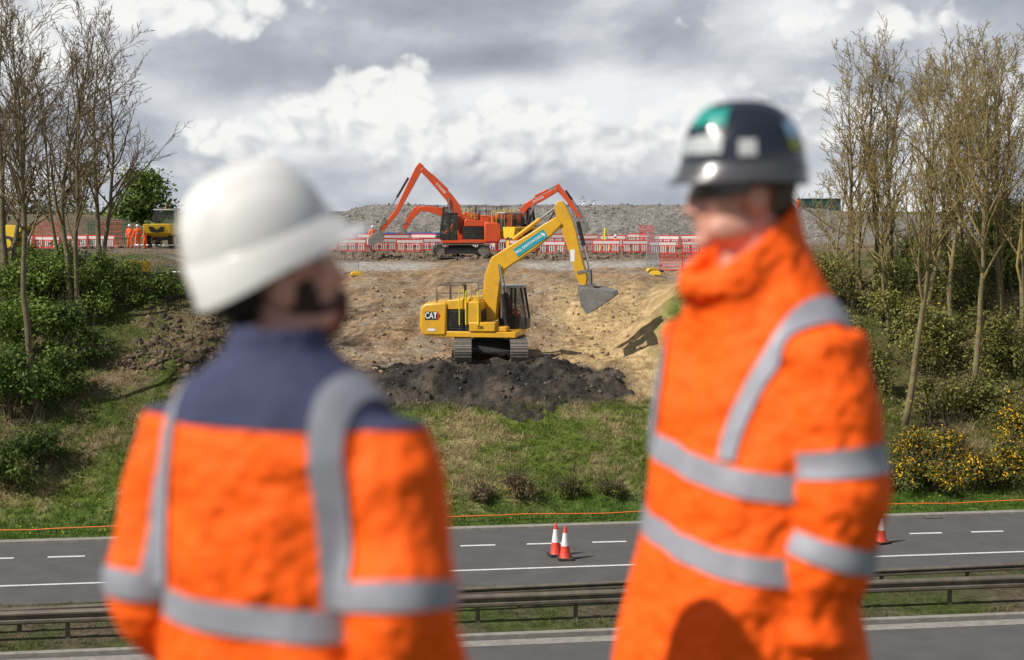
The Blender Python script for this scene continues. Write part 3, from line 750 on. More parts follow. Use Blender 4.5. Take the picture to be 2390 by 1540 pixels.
text('lettering','CAT',.36,M['white'],cat,R3@(o+Vector((-.07,-.008,0))),R3@Vector((1,0,0)),(0,0,1),.72)
text('lettering','320',.17,M['black'],cat,R3@Vector((-.12,-1.34,1.4)),R3@Vector((1,0,0)),(0,0,1))
o=Vector((-2.2,-1.327,1.28)); MB().add([o+Vector(q) for q in [(-.2,0,-.05),(.12,0,-.05),(.2,0,0),(.12,0,.05),(-.2,0,.05),(-.12,0,0)]],[(0,1,2,3,4,5)],U).build('arrow_marking',M['white'],cat)
MB().rng(3.44,3.62,-.206,-.203,4.1,4.6,U).build('warning_plate',M['white'],cat)
GO_='orange excavators on the plateau'
oc1=dict(L=3.9,boom=[(-.1,1.6,.44),(.08,2.6,.56),(.38,3.5,.6),(.85,4.15,.56),(1.5,4.86,.5),(2.1,5.5,.43),(2.7,6.05,.34)],
 stick=[(2.55,6.3),(2.85,6.5),(3.12,6.15),(3.68,5.0),(4.55,3.2),(5.55,2.0),(5.6,1.75),(5.4,1.7),(4.3,3.0),(3.12,5.1),(2.72,5.8)],
 stick_back=(2.75,6.35),stickcyl=(.9,4.6),buckcyl=((3.6,5.45),(5.2,2.75)),hinge=(5.5,1.85),
 bucket=[(5.6,1.75),(6.1,1.6),(6.4,1.2),(6.3,.8),(6.2,.78),(5.35,1.1),(5.3,1.25),(5.45,1.55)],open=(4,),bc=(5.8,1.3),bw=.55)
b=hit(1076,600)
o1,U1,bm1=excavator('front orange excavator with black cab, its tall arm folded and reaching down left',b,rad(4),rad(184),M['digorange'],oc1,GO_)
R3=U1.to_3x3(); d=Vector((.62,0,.68)).normalized(); text('lettering','D.FOSTER',.21,M['white'],bm1,R3@Vector((1.38,.285,4.72)),R3@(-d),R3@Vector((-d.z,0,d.x)))
oc2=dict(L=3.9,boom=[(.1,1.7,.40),(.3,2.4,.48),(.8,3.15,.5),(1.4,3.5,.48),(2.1,3.82,.43),(2.8,4.2,.38),(3.3,4.5,.3)],
 stick=[(3.05,4.75),(3.35,4.95),(3.6,4.6),(4.4,3.6),(5.15,2.4),(5.1,2.2),(4.95,2.2),(4.0,3.5),(3.3,4.3)],
 stick_back=(3.25,4.8),stickcyl=(1.5,3.95),buckcyl=((3.9,4.4),(4.95,2.95)),hinge=(5.08,2.3),
 bucket=[(5.2,2.15),(5.6,1.9),(5.75,1.5),(5.6,1.1),(5.5,1.1),(4.8,1.5),(4.8,1.65),(5.0,2.0)],open=(4,),bc=(5.25,1.6),bw=.5)
b=onground(1204,112)
o2,U2,bm2=excavator('right orange excavator behind the yellow dumper, its arm arched to the right',b,rad(5),rad(-6),M['digorange'],oc2,GO_)
R3=U2.to_3x3(); d=Vector((.9,0,.43)).normalized(); text('lettering','D.FOSTER',.21,M['white'],bm2,R3@Vector((1.8,-.285,3.7)),R3@d,R3@Vector((-d.z,0,d.x)))
oc3=dict(L=3.9,boom=[(-.1,1.6,.46),(.25,1.95,.54),(.7,2.2,.56),(1.3,2.5,.54),(1.95,2.78,.5),(2.6,2.92,.44),(3.3,2.85,.34)],
 stick=[(3.0,3.05),(3.3,3.2),(3.7,2.9),(4.2,2.1),(4.5,1.4),(4.35,1.3),(4.2,1.35),(3.7,2.1),(3.2,2.6)],
 stick_back=(3.25,3.05),stickcyl=(1.3,2.9),buckcyl=((3.8,2.75),(4.5,1.75)),hinge=(4.4,1.4),
 bucket=[(4.5,1.3),(4.9,1.1),(5.0,.7),(4.8,.4),(4.7,.4),(4.1,.75),(4.1,.9),(4.3,1.2)],open=(4,),bc=(4.5,.8),bw=.5)
b=onground(1075,110.5)
excavator('rear orange excavator mostly hidden behind the front one, low arm reaching left',b,rad(0),rad(180),M['digorange'],oc3,GO_)
b=onground(940,151)
excavator('tiny yellow excavator on the far skyline behind the grey gravel ridge',b,rad(20),rad(150),M['catyellow'],oc3)

def dumper(label,loc,rz,group='yellow site dumpers'):
    root=thing('site_dumper',label,'dumper',loc,rz,group)
    MB().rng(-1.7,1.2,-.55,.55,.55,.95).build('chassis',M['black'],root,bevel=.03)
    MB().rng(-2.0,-.55,-.8,.8,.9,1.5).rng(-2.05,-1.75,-.95,.95,.75,1.25).build('engine_cover',M['dumpyellow'],root,bevel=.06)
    sk=MB()
    prof=[(.35,1.0),(1.0,.72),(1.95,1.1),(2.15,1.75),(2.05,1.75),(1.85,1.18),(1.0,.84),(.5,1.08),(.35,1.75),(.22,1.75)]
    sk.prism(prof,-.98,.98)
    for s in (-1.0,.95): sk.prism([(.22,1.75),(.35,1.0),(1.0,.72),(1.95,1.1),(2.15,1.75)],s,s+.05)
    s=sk.build('skip',M['dumpyellow'],root,bevel=.02)
    MB().add([(1.99,-.5,1.2),(2.10,-.62,1.55),(2.10,-.3,1.55),(2.03,0,1.33),(2.10,.3,1.55),(2.10,.62,1.55),(1.99,.5,1.2),(1.97,0,1.1)],[(0,1,2,3,7),(3,4,5,6,7)],Matrix.Translation((.03,0,0))).build('emblem',M['black'],s)
    for x in (-1.25,1.1):
        for y in (-1,1):
            X=Matrix.Translation((x,y*.85,.52))@Matrix.Rotation(pi/2,4,'X')
            w=MB().lathe([(.3,-.2),(.48,-.19),(.53,-.12),(.53,.12),(.48,.19),(.3,.2)],20,X).build('wheel',M['rubber'],root)
            MB().lathe([(.12,-.215),(.29,-.21),(.29,.21),(.12,.215)],14,X).build('rim',M['dumpyellow'],w)
    cb=MB().rng(-1.0,.1,-.72,.72,1.5,1.7)
    for x in (-.98,.04):
        for y in (-.68,.68): cb.rng(x-.04,x+.04,y-.04,y+.04,1.6,2.75)
    cab=cb.build('cab',M['black'],root,bevel=.01)
    MB().rng(-1.08,.2,-.78,.78,2.75,2.86).build('cab_roof',M['greyroof'],cab,bevel=.03)
    for q in ([(.05,-.64,1.7),(.05,.64,1.7),(.05,.64,2.75),(.05,-.64,2.75)],[(-.94,-.69,1.7),(0,-.69,1.7),(0,-.69,2.75),(-.94,-.69,2.75)],[(-.94,.69,1.7),(0,.69,1.7),(0,.69,2.75),(-.94,.69,2.75)]):
        MB().add(q,[(0,1,2,3)]).build('window',M['glass'],cab)
    MB().lathe([(.06,2.86),(.07,2.95),(.05,3.03)],10,Matrix.Translation((-.4,0,0))).build('beacon',M['ropeorange'],cab)
    for y in (-.75,.75): MB().box((.25,y,2.2),(.06,.18,.3)).build('mirror',M['black'],cab)
    return root
b=hit(385,577); dumper('yellow site dumper facing the viewer beside the group of workers on the left',b,rad(-92))
b=onground(1198,106)
d2=dumper('yellow site dumper parked in front of the right orange excavator behind the red barriers',b,rad(-62))
MB().tube([(-1.9,-.8,1.5),(-1.9,-.8,2.9),(-1.2,-.8,2.9),(-1.2,-.8,1.6)],.04,6).tube([(-1.9,.8,1.5),(-1.9,.8,2.9),(-1.2,.8,2.9),(-1.2,.8,1.6)],.04,6).tube([(-1.9,-.8,2.9),(-1.9,.8,2.9)],.04,6).build('guard_rail',M['dumpyellow'],d2)
b=hit(2,585); dumper('yellow site vehicle cut off by the left edge of the photo',b,rad(-10))

ORD=['first','second','third','fourth','fifth','sixth','seventh','eighth','ninth','tenth','eleventh','twelfth','thirteenth','fourteenth','fifteenth']
def barrier(label,loc,rz,group):
    root=thing('pedestrian_barrier',label,'barrier',loc,rz,group)
    b=MB()
    b.rng(-.98,.98,-.025,.025,.94,1.02).rng(-.98,.98,-.025,.025,.68,.73).rng(-.98,.98,-.025,.025,.12,.20)
    for x in (-.96,-.32,.32,.96): b.rng(x-.03,x+.03,-.024,.024,.1,1.0)
    b.build('frame',M['barred'],root)
    b=MB()
    for i in range(1,12):
        x=-.96+.16*i
        if i%4: b.rng(x-.035,x+.035,-.018,.018,.2,.68)
    b.build('slat',M['barwhite'],root)
    MB().rng(-.94,.94,-.032,-.027,.735,.935).rng(-.94,.94,.027,.032,.735,.935).build('reflective_board',M['barwhite'],root)
    for x in (-.75,.75): MB().prism([(x-.06,0),(x+.06,0),(x+.04,.12),(x-.04,.12)],-.26,.26).build('foot',M['rubber'],root)
    return root
proto=None;i=0;px=758
while px<1640:
    bp=onground(px+random.gauss(0,5),103.2+random.gauss(0,.5)); lab='red and white pedestrian barrier, %s from the left in the front row across the plateau'%ORD[i]
    rz=RY*.3+random.gauss(0,.25)
    if proto is None: proto=barrier(lab,bp,rz,'front row of red and white barriers')
    else: dup(proto,bp,rz,lab,'front row of red and white barriers')
    px+=66;i+=1
px=800;i=0
while px<1630:
    if not(1010<px<1130 or 1150<px<1260):
        bp=onground(px,109+random.random()); dup(proto,bp,random.gauss(0,.2),'red and white barrier, %s from the left in the back row on the plateau'%ORD[i],'back row of red and white barriers'); i+=1
    px+=63
for i,px in enumerate((48,112,175,238)):
    dup(proto,onground(px,105),random.gauss(0,.15),'red barrier, %s from the left in the row under the left bare trees'%ORD[i],'red barriers at the left plateau edge')
def meshpanel(name,label,loc,rz,group,w,h,m,lean=0,nv=16,nh=5,r=.012):
    root=thing(name,label,'fence panel' if 'fence' in name else 'barrier',loc,rz,group)
    X=Matrix.Rotation(lean,4,'Y')
    MB().tube([(-w/2,0,.08),(-w/2,0,h),(w/2,0,h),(w/2,0,.08),(-w/2,0,.08)],.025,6,X).build('frame',m,root)
    b=MB()
    for i in range(1,nv): x=-w/2+w*i/nv; b.tube([(x,0,.08),(x,0,h)],r,4,X)
    for i in range(1,nh): z=.08+(h-.08)*i/nh; b.tube([(-w/2,0,z),(w/2,0,z)],r,4,X)
    b.build('wire_mesh',m,root)
    for x in (-w/2+.1,w/2-.1): MB().rng(x-.1,x+.1,-.3,.3,0,.1).build('foot',M['rubber'] if m==M['barred'] else M['concrete'],root,bevel=.02)
    return root
b=hit(1568,634); meshpanel('mesh_barrier','left one of two low red mesh barriers beside the pale track',b,rad(3),'low red mesh barriers',1.5,1.05,M['barred'])
b=hit(1630,634); meshpanel('mesh_barrier','right one of two low red mesh barriers, half behind the right person',b,rad(-4),'low red mesh barriers',1.5,1.05,M['barred'])
b=hit(1522,622); meshpanel('fence_panel','leaning galvanised fence panel left of the low red mesh barriers',b,rad(65),None,2.2,2.1,M['galv'],rad(4))
meshpanel('mesh_barrier','tall narrow red mesh gate standing above the barriers on the right',onground(1508,107),0,None,1.0,1.9,M['barred'])
for i,(px,w,lab) in enumerate(((110,1.8,'tall red mesh panel nearest the left edge behind the bare trees'),(258,1.9,'tall red mesh panel left of the group of workers'))):
    meshpanel('mesh_barrier',lab,onground(px,107.5),random.gauss(0,.1),'tall red mesh panels on the left',w,1.95,M['barred'])
for i,(px,py,rz,lab) in enumerate(((200,645,10,'grey mesh fence panel above the left green shrubs'),(375,640,-12,'grey mesh fence panel by the yellow box near the white helmet'),(815,640,70,'grey mesh fence panel edge-on beside the white helmet peak'))):
    meshpanel('fence_panel',lab,hit(px,py),rad(rz),'grey site fence panels',2.4,1.25 if i<2 else 1.6,M['galv'],nv=20,nh=8,r=.006)
for i,px in enumerate((797,845)):
    q=P(px,492,138); meshpanel('fence_panel',['left','right'][i]+' one of two thin fence panels on the skyline above the white helmet peak',(q.x,q.y,hgt(q.x,q.y)),rad(5),'fence panels on the skyline',2.0,1.7 if i else 1.8,M['galv'],nv=10,nh=3,r=.012)
def block(label,loc,rz):
    root=thing('ballast_block',label,'block',loc,rz,'yellow ballast blocks by the mesh barriers')
    MB().prism([(-.34,0),(.34,0),(.34,.12),(.24,.22),(-.24,.22),(-.34,.12)],-.13,.13).build('block',M['dumpyellow'],root,bevel=.03)
    MB().tube([(-.12,0,.21),(-.1,0,.28),(.1,0,.28),(.12,0,.21)],.02,6).build('handle',M['dumpyellow'],root)
block('upper yellow ballast block at the foot of the leaning fence panel',hit(1522,634),.4)
block('lower yellow ballast block lying left of the red mesh barriers',hit(1530,643),-.2)
block('single yellow block at the foot of the fence panel beside the white helmet',hit(832,645),.2)
root=thing('palisade_fence','dark green palisade fence behind the left red barriers','fence',onground(255,113),rad(3))
b=MB()
for i in range(22): x=-1.6+.155*i; b.prism([(x-.035,0),(x+.035,0),(x+.035,1.9),(x,2.05),(x-.035,1.9)],-.01,.01)
b.build('pales',M['palegreen'],root)
for z in (.5,1.6): MB().rng(-1.7,1.75,.012,.05,z,z+.06).build('rail',M['palegreen'],root)
root=thing('generator','yellow generator box by the fence at the top of the left bank','generator',hit(328,640),rad(8))
MB().rng(-.45,.45,-.3,.3,.1,.58).build('housing',M['dumpyellow'],root,bevel=.04)
b=MB()
for i in range(5): b.rng(-.3,.05,-.312,-.302,.2+.06*i,.23+.06*i)
b.build('grille',M['black'],root); MB().rng(-.42,.42,-.25,.25,0,.1).build('skid',M['black'],root); MB().tube([(-.1,0,.58),(-.08,0,.68),(.08,0,.68),(.1,0,.58)],.02,6).build('lifting_eye',M['steel'],root)
root=thing('survey_tripod','yellow green survey tripod standing right of the big boom on the plateau','tripod',onground(1412,105))
for a in (0.3,2.4,4.5): MB().tube([(.5*cos(a),.5*sin(a),0),(.05*cos(a),.05*sin(a),1.4)],[.035,.045],6).build('leg',M['lime'],root)
MB().lathe([(.12,1.38),(.12,1.44),(.09,1.46),(.1,1.7),(.06,1.76)],12).build('instrument',M['lime'],root)
root=thing('water_pipe','blue pipe lying along the top of the plateau behind the barriers','pipe',(0,0,0))
MB().tube([onground(px,112)+Vector((0,0,.9)) for px in (800,900,1000,1100,1200)],.09,8).build('pipe',M['blue'],root)
for px in (830,950,1070,1180): q=onground(px,112); MB().rng(q.x-.1,q.x+.1,q.y-.1,q.y+.1,q.z-.1,q.z+.83).build('support',M['concrete'],root)
q=P(1912,470,150); root=thing('site_cabin','long dark green site cabin on the skyline right of the black helmet','cabin',(q.x,q.y,P(1912,463,150).z-2.6))
MB().rng(-2.0,2.0,-1.2,1.2,0,2.5).build('wall',M['cabin'],root,bevel=.03); MB().rng(-2.06,2.06,-1.26,1.26,2.5,2.6).build('roof',M['cabin'],root)
for x in (-1.2,0,1.2): MB().rng(x-.35,x+.35,-1.215,-1.205,1.5,2.2).build('window',M['glass'],root)
MB().rng(-2.0,2.0,-1.2,1.2,-3,-.002).build('base',M['concrete'],root)
def pylon(label,px,py):
    q=P(px,490,1500); z1=P(px,py,1500).z
    root=thing('electricity_pylon',label,'pylon',(q.x,q.y,4),0,'distant pylons'); h=z1-4; b=MB()
    for sx in(-1,1):
        for sy in (-1,1): b.tube([(sx*2.2,sy*2.2,0),(sx*.7,sy*.7,h*.6),(sx*.3,sy*.3,h)],.28,4)
    for k in range(5):
        z=h*k/6;w=2.2-1.6*k/6
        for s in(-1,1): b.tube([(-w,s*w,z),(w*.8,s*w*.8,z+h/6)],.18,4)
    b.build('tower',M['galv'],root)
    for k,z in enumerate((.7,.82,.94)): MB().tube([(-4+k*.8,0,h*z),(0,0,h*z+.7),(4-k*.8,0,h*z)],.25,4).build('cross_arm',M['galv'],root)
pylon('left and taller of two distant pylons on the horizon',1360,457); pylon('right and shorter of two distant pylons on the horizon',1385,466)

# ------------------------------------------------------------------ small workers
def worker(label,loc,rz,pose='stand',arms=0,group='workers in orange on the site'):
    root=thing('person',label,'person',loc,rz,group)
    if pose=='stand':
        J=[(0,0,.95),(0,0,1.15),(0,.01,1.35),(0,.0,1.5)]
        legs=[[(s*.1,0,.9),(s*.12,.03+.04*s,.5),(s*.14,.02*s,.08),(s*.15,.13,.04)] for s in(-1,1)]
        ar=[[(s*.19,0,1.42),(s*.27,-.03,1.14),(s*.24,.13+arms,.95+arms)] for s in(-1,1)]; hz=1.64
    else:
        J=[(0,0,.5),(0,-.02,.7),(0,-.02,.9),(0,0,1.04)]
        legs=[[(s*.1,.05,.48),(s*.13,.45,.5),(s*.13,.48,.12),(s*.13,.6,.06)] for s in(-1,1)]
        ar=[[(s*.19,0,.97),(s*.25,.05,.72),(s*.2,.32,.68)] for s in(-1,1)]; hz=1.18
    vs=list(J);ed=[(0,1),(1,2),(2,3)];rd=[.14,.14,.16,.07]
    for L in legs:
        k=len(vs); vs+=L[:3]; ed+=[(0,k),(k,k+1),(k+1,k+2)]; rd+=[.1,.085,.075]
    for A in ar:
        k=len(vs); vs+=A; ed+=[(2,k),(k,k+1),(k+1,k+2)]; rd+=[.085,.065,.05]
    suit=put('overalls',skin(vs,ed,rd,1),M['hivis_small'],root,angle=180)
    mb=MB(); h=Vector((0,.03,hz)); mb.ell(h,(.075,.095,.12)); mb.ell(h+Vector((0,.09,-.02)),(.015,.02,.03)); mb.tube([(0,0,J[3][2]-.08),h],.055,8)
    for s in (-1,1): mb.ell(h+Vector((s*.075,0,-.02)),(.012,.02,.03))
    for A in ar:
        w=Vector(A[2]); dd=(w-Vector(A[1])).normalized(); mb.tube([w-dd*.05,w+dd*.06],[.035,.03],8)
        for f in range(4): off=Vector((.015*(f-1.5),0,0)); mb.tube([w+dd*.05+off,w+dd*.1+off+Vector((0,.0,-.005)),w+dd*.125+off+Vector((0,.01,-.02))],.009,5)
        mb.tube([w+dd*.02,w+dd*.05+Vector((-.03 if A[2][0]>0 else .03,.02,0))],.011,5)
    mb.tube([J[0],J[3]],.06,6)
    mb.build('body',M['skin'],root)
    X=Matrix.Translation(h+Vector((0,0,.03)))
    MB().lathe([(.13,0),(.122,.012),(.115,.05),(.095,.1),(.05,.135),(.01,.142)],18,X).prism([(-.09,0),(.09,0),(.09,.012),(-.09,.012)],.09,.17,X).build('helmet',M['helmet_w'],root)
    z=J[1][2]-.02
    MB().lathe([(.205,z-.03),(.205,z+.03)],16,Matrix.Diagonal((1,.86,1,1))).build('reflective_band',M['silver'],suit)
    for L in legs: MB().tube([Vector(L[2])+Vector((0,0,.08)),Vector(L[2])-Vector((0,.02,.02)),Vector(L[3])],[.06,.06,.05],8).build('boot',M['boot'],root)
    return root
worker('worker in orange with white helmet beside the front orange excavator bucket',onground(870,105),rad(200))
worker('leftmost worker of the orange clad group of three on the left',onground(304,105.5),rad(170))
worker('middle worker of the orange clad group of three on the left',onground(322,104.5),rad(20))
worker('rightmost worker of the orange clad group of three, next to the dumper',onground(340,105),rad(120))
q=P(1862,470,141); worker('worker in orange on the skyline just right of the right person\'s neck',(q.x,q.y,P(1862,459,141).z-1.8),rad(100))
q=onground(1437,106); worker('worker in orange crouching behind the barriers right of the big boom',q+Vector((0,0,-.1)),rad(100),'sit')
v=Matrix.Rotation(rad(184),3,'Z')@Vector((.62,.84,1.28)); worker('operator seated in the cab of the front orange excavator',o1.location+v,rad(94),'sit',group='machine operators')
v=Matrix.Rotation(rad(-11),3,'Z')@Vector((.62,.84,1.28)); worker('operator in orange seated in the cab of the large yellow excavator',cat.location+v,rad(-101),'sit',group='machine operators')

# ------------------------------------------------------------------ two big people
def head_pieces(mb,X):
    E=lambda c,r: mb.ell(c,r,X)
    E((0,-.01,.03),(.076,.097,.09)); E((0,.03,-.04),(.063,.068,.085)); E((0,.040,-.080),(.054,.056,.042)); E((0,.080,-.105),(.026,.022,.020))
    E((0,.099,-.02),(.012,.020,.03)); E((0,.111,-.04),(.014,.016,.012)); E((0,.085,.02),(.052,.018,.014)); E((0,.092,-.066),(.024,.012,.007)); E((0,.090,-.078),(.02,.012,.008))
    for s in (-1,1):
        E((s*.079,-.012,-.02),(.010,.024,.034)); E((s*.04,.062,-.03),(.026,.026,.028)); E((s*.052,.03,-.078),(.020,.052,.034)); E((s*.012,.103,-.046),(.010,.011,.009))
def helmet(parent,X,m,mbrim,stick=(),a=.114,b=.140,H=.155,peak=.028,lip=.006,drop=.022,ex=.66,up=.045):
    def pt(az,t,off=0):
        c=cos(t*pi/2)**ex; s=sin(t*pi/2)
        x=(a+off)*c*cos(az); y=(b+off)*c*sin(az); z=(H+off)*s**1.02
        rg=.013*math.exp(-(x/.020)**2)*sm(.12,.45,t)+.008*(math.exp(-((abs(x)-.058)/.012)**2))*sm(.18,.45,t)
        return Vector((x,y,z+rg))
    nu,nv=96,30; vs=[];fs=[]
    for i in range(nv+1):
        for j in range(nu): vs.append(pt(2*pi*j/nu,i/nv*.995))
    for i in range(nv):
        for j in range(nu): fs.append((i*nu+j,i*nu+(j+1)%nu,(i+1)*nu+(j+1)%nu,(i+1)*nu+j))
    fs.append(tuple(range(nv*nu,(nv+1)*nu)))
    h=MB().add(vs,fs,X).build('helmet',m,parent,angle=180)
    so=h.modifiers.new('Solidify','SOLIDIFY'); so.thickness=.003
    vs=[];fs=[];prof=[(-.001,up),(lip*.5,up-.003),(lip*.6,-.006),(lip*1.3,-.014),(lip*1.3,-.019),(-.004,-.019),(-.012,-.010)]
    for k,(o,z) in enumerate(prof):
        for j in range(nu):
            az=2*pi*j/nu; pk=max(0,sin(az))**3; bk=max(0,-sin(az))**1.5
            oo=o+(pk*peak if k in(3,4) else pk*peak*.35 if k==2 else pk*.004 if k==5 else 0); zz=z-(pk*.006 if k in (3,4) else 0)-(bk*drop if k>=2 else 0)
            if k<2:
                p=pt(az,(math.asin(clamp(zz/H,0,1)))/(pi/2),o); vs.append((p.x,p.y,zz))
            else: vs.append(((a+oo)*cos(az),(b+oo)*sin(az),zz))
    for k in range(len(prof)-1):
        for j in range(nu): fs.append((k*nu+j,k*nu+(j+1)%nu,(k+1)*nu+(j+1)%nu,(k+1)*nu+j))
    MB().add(vs,fs,X).build('brim',mbrim,h,angle=50)
    for nm,m2,a0,a1,t0,t1 in stick:
        vs=[];fs=[];n=10
        for i in range(n+1):
            for j in range(n+1): vs.append(pt(rad(lerp(a0,a1,j/n)),lerp(t0,t1,i/n),.0045))
        for i in range(n):
            for j in range(n): q=i*(n+1)+j; fs.append((q,q+1,q+n+2,q+n+1))
        MB().add(vs,fs,X).build(nm,m2,h,angle=180)
    return h
def hand(mb,w,d,a,n):
    w,d,a,n=Vector(w),Vector(d).normalized(),Vector(a).normalized(),Vector(n).normalized()
    Mx=Matrix((a,d,n)).transposed().to_4x4(); Mx.translation=w+d*.05
    mb.ell((0,0,0),(.042,.055,.017),Mx,14,10); mb.tube([w-d*.06,w+d*.03],[.03,.03],10)
    for off,l in ((-.031,.8),(-.0105,.95),(.0105,1.0),(.031,.92)):
        p=w+d*.092+a*off; pts=[p-d*.02,p]; dd=d.copy()
        for s in (.042,.027,.022):
            dd=(dd+n*.38).normalized(); p=p+dd*s*l; pts.append(p)
        mb.tube(pts,[.0095,.0095,.009,.0085,.0075],8)
    p=w+d*.028+a*.034; mb.tube([p-a*.015,p,p+(d*.6+a*.55+n*.35)*.045,p+(d*.8+a*.4+n*.5)*.075],[.013,.012,.011,.009],8)
def sleeve_samples(S,E,Wp,r,n=60,seed=0,fold=.05):
    S,E,Wp=Vector(S),Vector(E),Vector(Wp)
    pts=catmull([tuple(S+(S-E)*.10),tuple(S),tuple(S.lerp(E,.5)+Vector((S.x*.05,0,0))),tuple(E),tuple(E.lerp(Wp,.5)),tuple(Wp)],n)
    rr=catmull([(r[0]*.5,),(r[0],),((r[0]+r[1])/2*1.02,),(r[1],),((r[1]+r[2])/2,),(r[2],)],n)
    return [Vector(p) for p in pts],[q[0]*(1+fold*(.5*sin(i*.55+seed)+.7*nz(i*.3,seed,.7,2))*sm(4,14,i)) for i,q in enumerate(rr)]
def ringpt(ring,th,ex=2.3):
    z,rx,ry,cx,cy,tz=ring
    c,s=cos(th),sin(th); x=rx*math.copysign(abs(c)**(2/ex),c); y=ry*math.copysign(abs(s)**(2/ex),s)
    return Vector((cx+x,cy+y,z-tz*y-.3*tz*x))
def torso_mb(rings,n=96,m=120,wr=.010,seed=0):
    R_=catmull(rings,m); vs=[];fs=[]
    for i,r in enumerate(R_):
        for j in range(n):
            th=2*pi*j/n; p=ringpt(r,th); c=Vector((r[3],r[4],p.z)); o=(p-c)
            if o.length>1e-6: o.normalize()
            k=wr*(1.1*nz(p.x*1.0+p.y*.5,p.z*.28,6,2,seed)+.7*nz(p.x*3,p.z*1.2+p.y*2,3,2,seed+4))*sm(0,.12,1-i/m)
            vs.append(p+o*k)
    for i in range(m-1):
        for j in range(n): a=i*n+j;b=i*n+(j+1)%n; fs.append((a,b,b+n,a+n))
    fs.append(tuple(range(n-1,-1,-1))); fs.append(tuple(range((m-1)*n,m*n)))
    return MB().add(vs,fs)
def bvh_of(me): return BVHTree.FromPolygons([v.co.copy() for v in me.vertices],[tuple(p.vertices) for p in me.polygons])
def band(bv,z0,z1,name,parent,tilt=0,n=120,off=.005):
    vs=[];fs=[]; rows=4
    for i in range(rows):
        zz=lerp(z0,z1,i/(rows-1))
        for j in range(n):
            th=2*pi*j/n; d=Vector((cos(th),sin(th),0)); z=zz+tilt*.25*cos(th); o=Vector((0,0,z))+d*1.0
            h=bv.ray_cast(o,-d)[0]; p=h if h else Vector((0,0,z))+d*.2
            vs.append(p+d*off)
    for i in range(rows-1):
        for j in range(n): a=i*n+j;b=i*n+(j+1)%n; fs.append((a,b,b+n,a+n))
    return MB().add(vs,fs).build(name,M['silver'],parent,angle=180)
def strap(bv,xb,xs_,w,zlow,zp,yp,parent,off=.008):
    K=4;N=22;A=26; cols=[]
    for c in range(K):
        L=[]; dx=w*(c/(K-1)-.5)
        def cast(o,d):
            h=bv.ray_cast(Vector(o),Vector(d).normalized())[0]; return (h-Vector(d).normalized()*off) if h else None
        path=[]
        for i in range(N): path.append((0,lerp(zlow,zp,i/(N-1))))
        for i in range(1,A): path.append((1,pi*i/A))
        for i in range(N): path.append((2,lerp(zp,zlow,i/(N-1))))
        for k,(ty,q) in enumerate(path):
            if ty==0: s=(k/(N-1))*.5
            elif ty==1: s=.5+.5*sin(q)
            else: s=(1-(k-N-A+1)/(N-1))*.5
            x=lerp(xb,xs_,s*s*(3-2*s))+dx
            if ty==0: L.append(cast((x,-1,q),(0,1,0)))
            elif ty==2: L.append(cast((x,1,q),(0,-1,0)))
            else: L.append(cast((x,yp-cos(q)*.6,zp+sin(q)*.6),(0,cos(q),-sin(q))))
        cols.append(L)
    vs=[];fs=[];n=len(cols[0])
    for i in range(n):
        for c in range(K): vs.append(cols[c][i] or Vector((0,0,1.2)))
    for i in range(n-1):
        for c in range(K-1):
            q=[cols[c][i],cols[c+1][i],cols[c+1][i+1],cols[c][i+1]]
            if all(q) and (q[0]-q[3]).length<.1 and (q[0]-q[1]).length<.06: a=i*K+c; fs.append((a,a+1,a+K+1,a+K))
    return MB().add(vs,fs).build('reflective_strap',M['silver'],parent,angle=180)
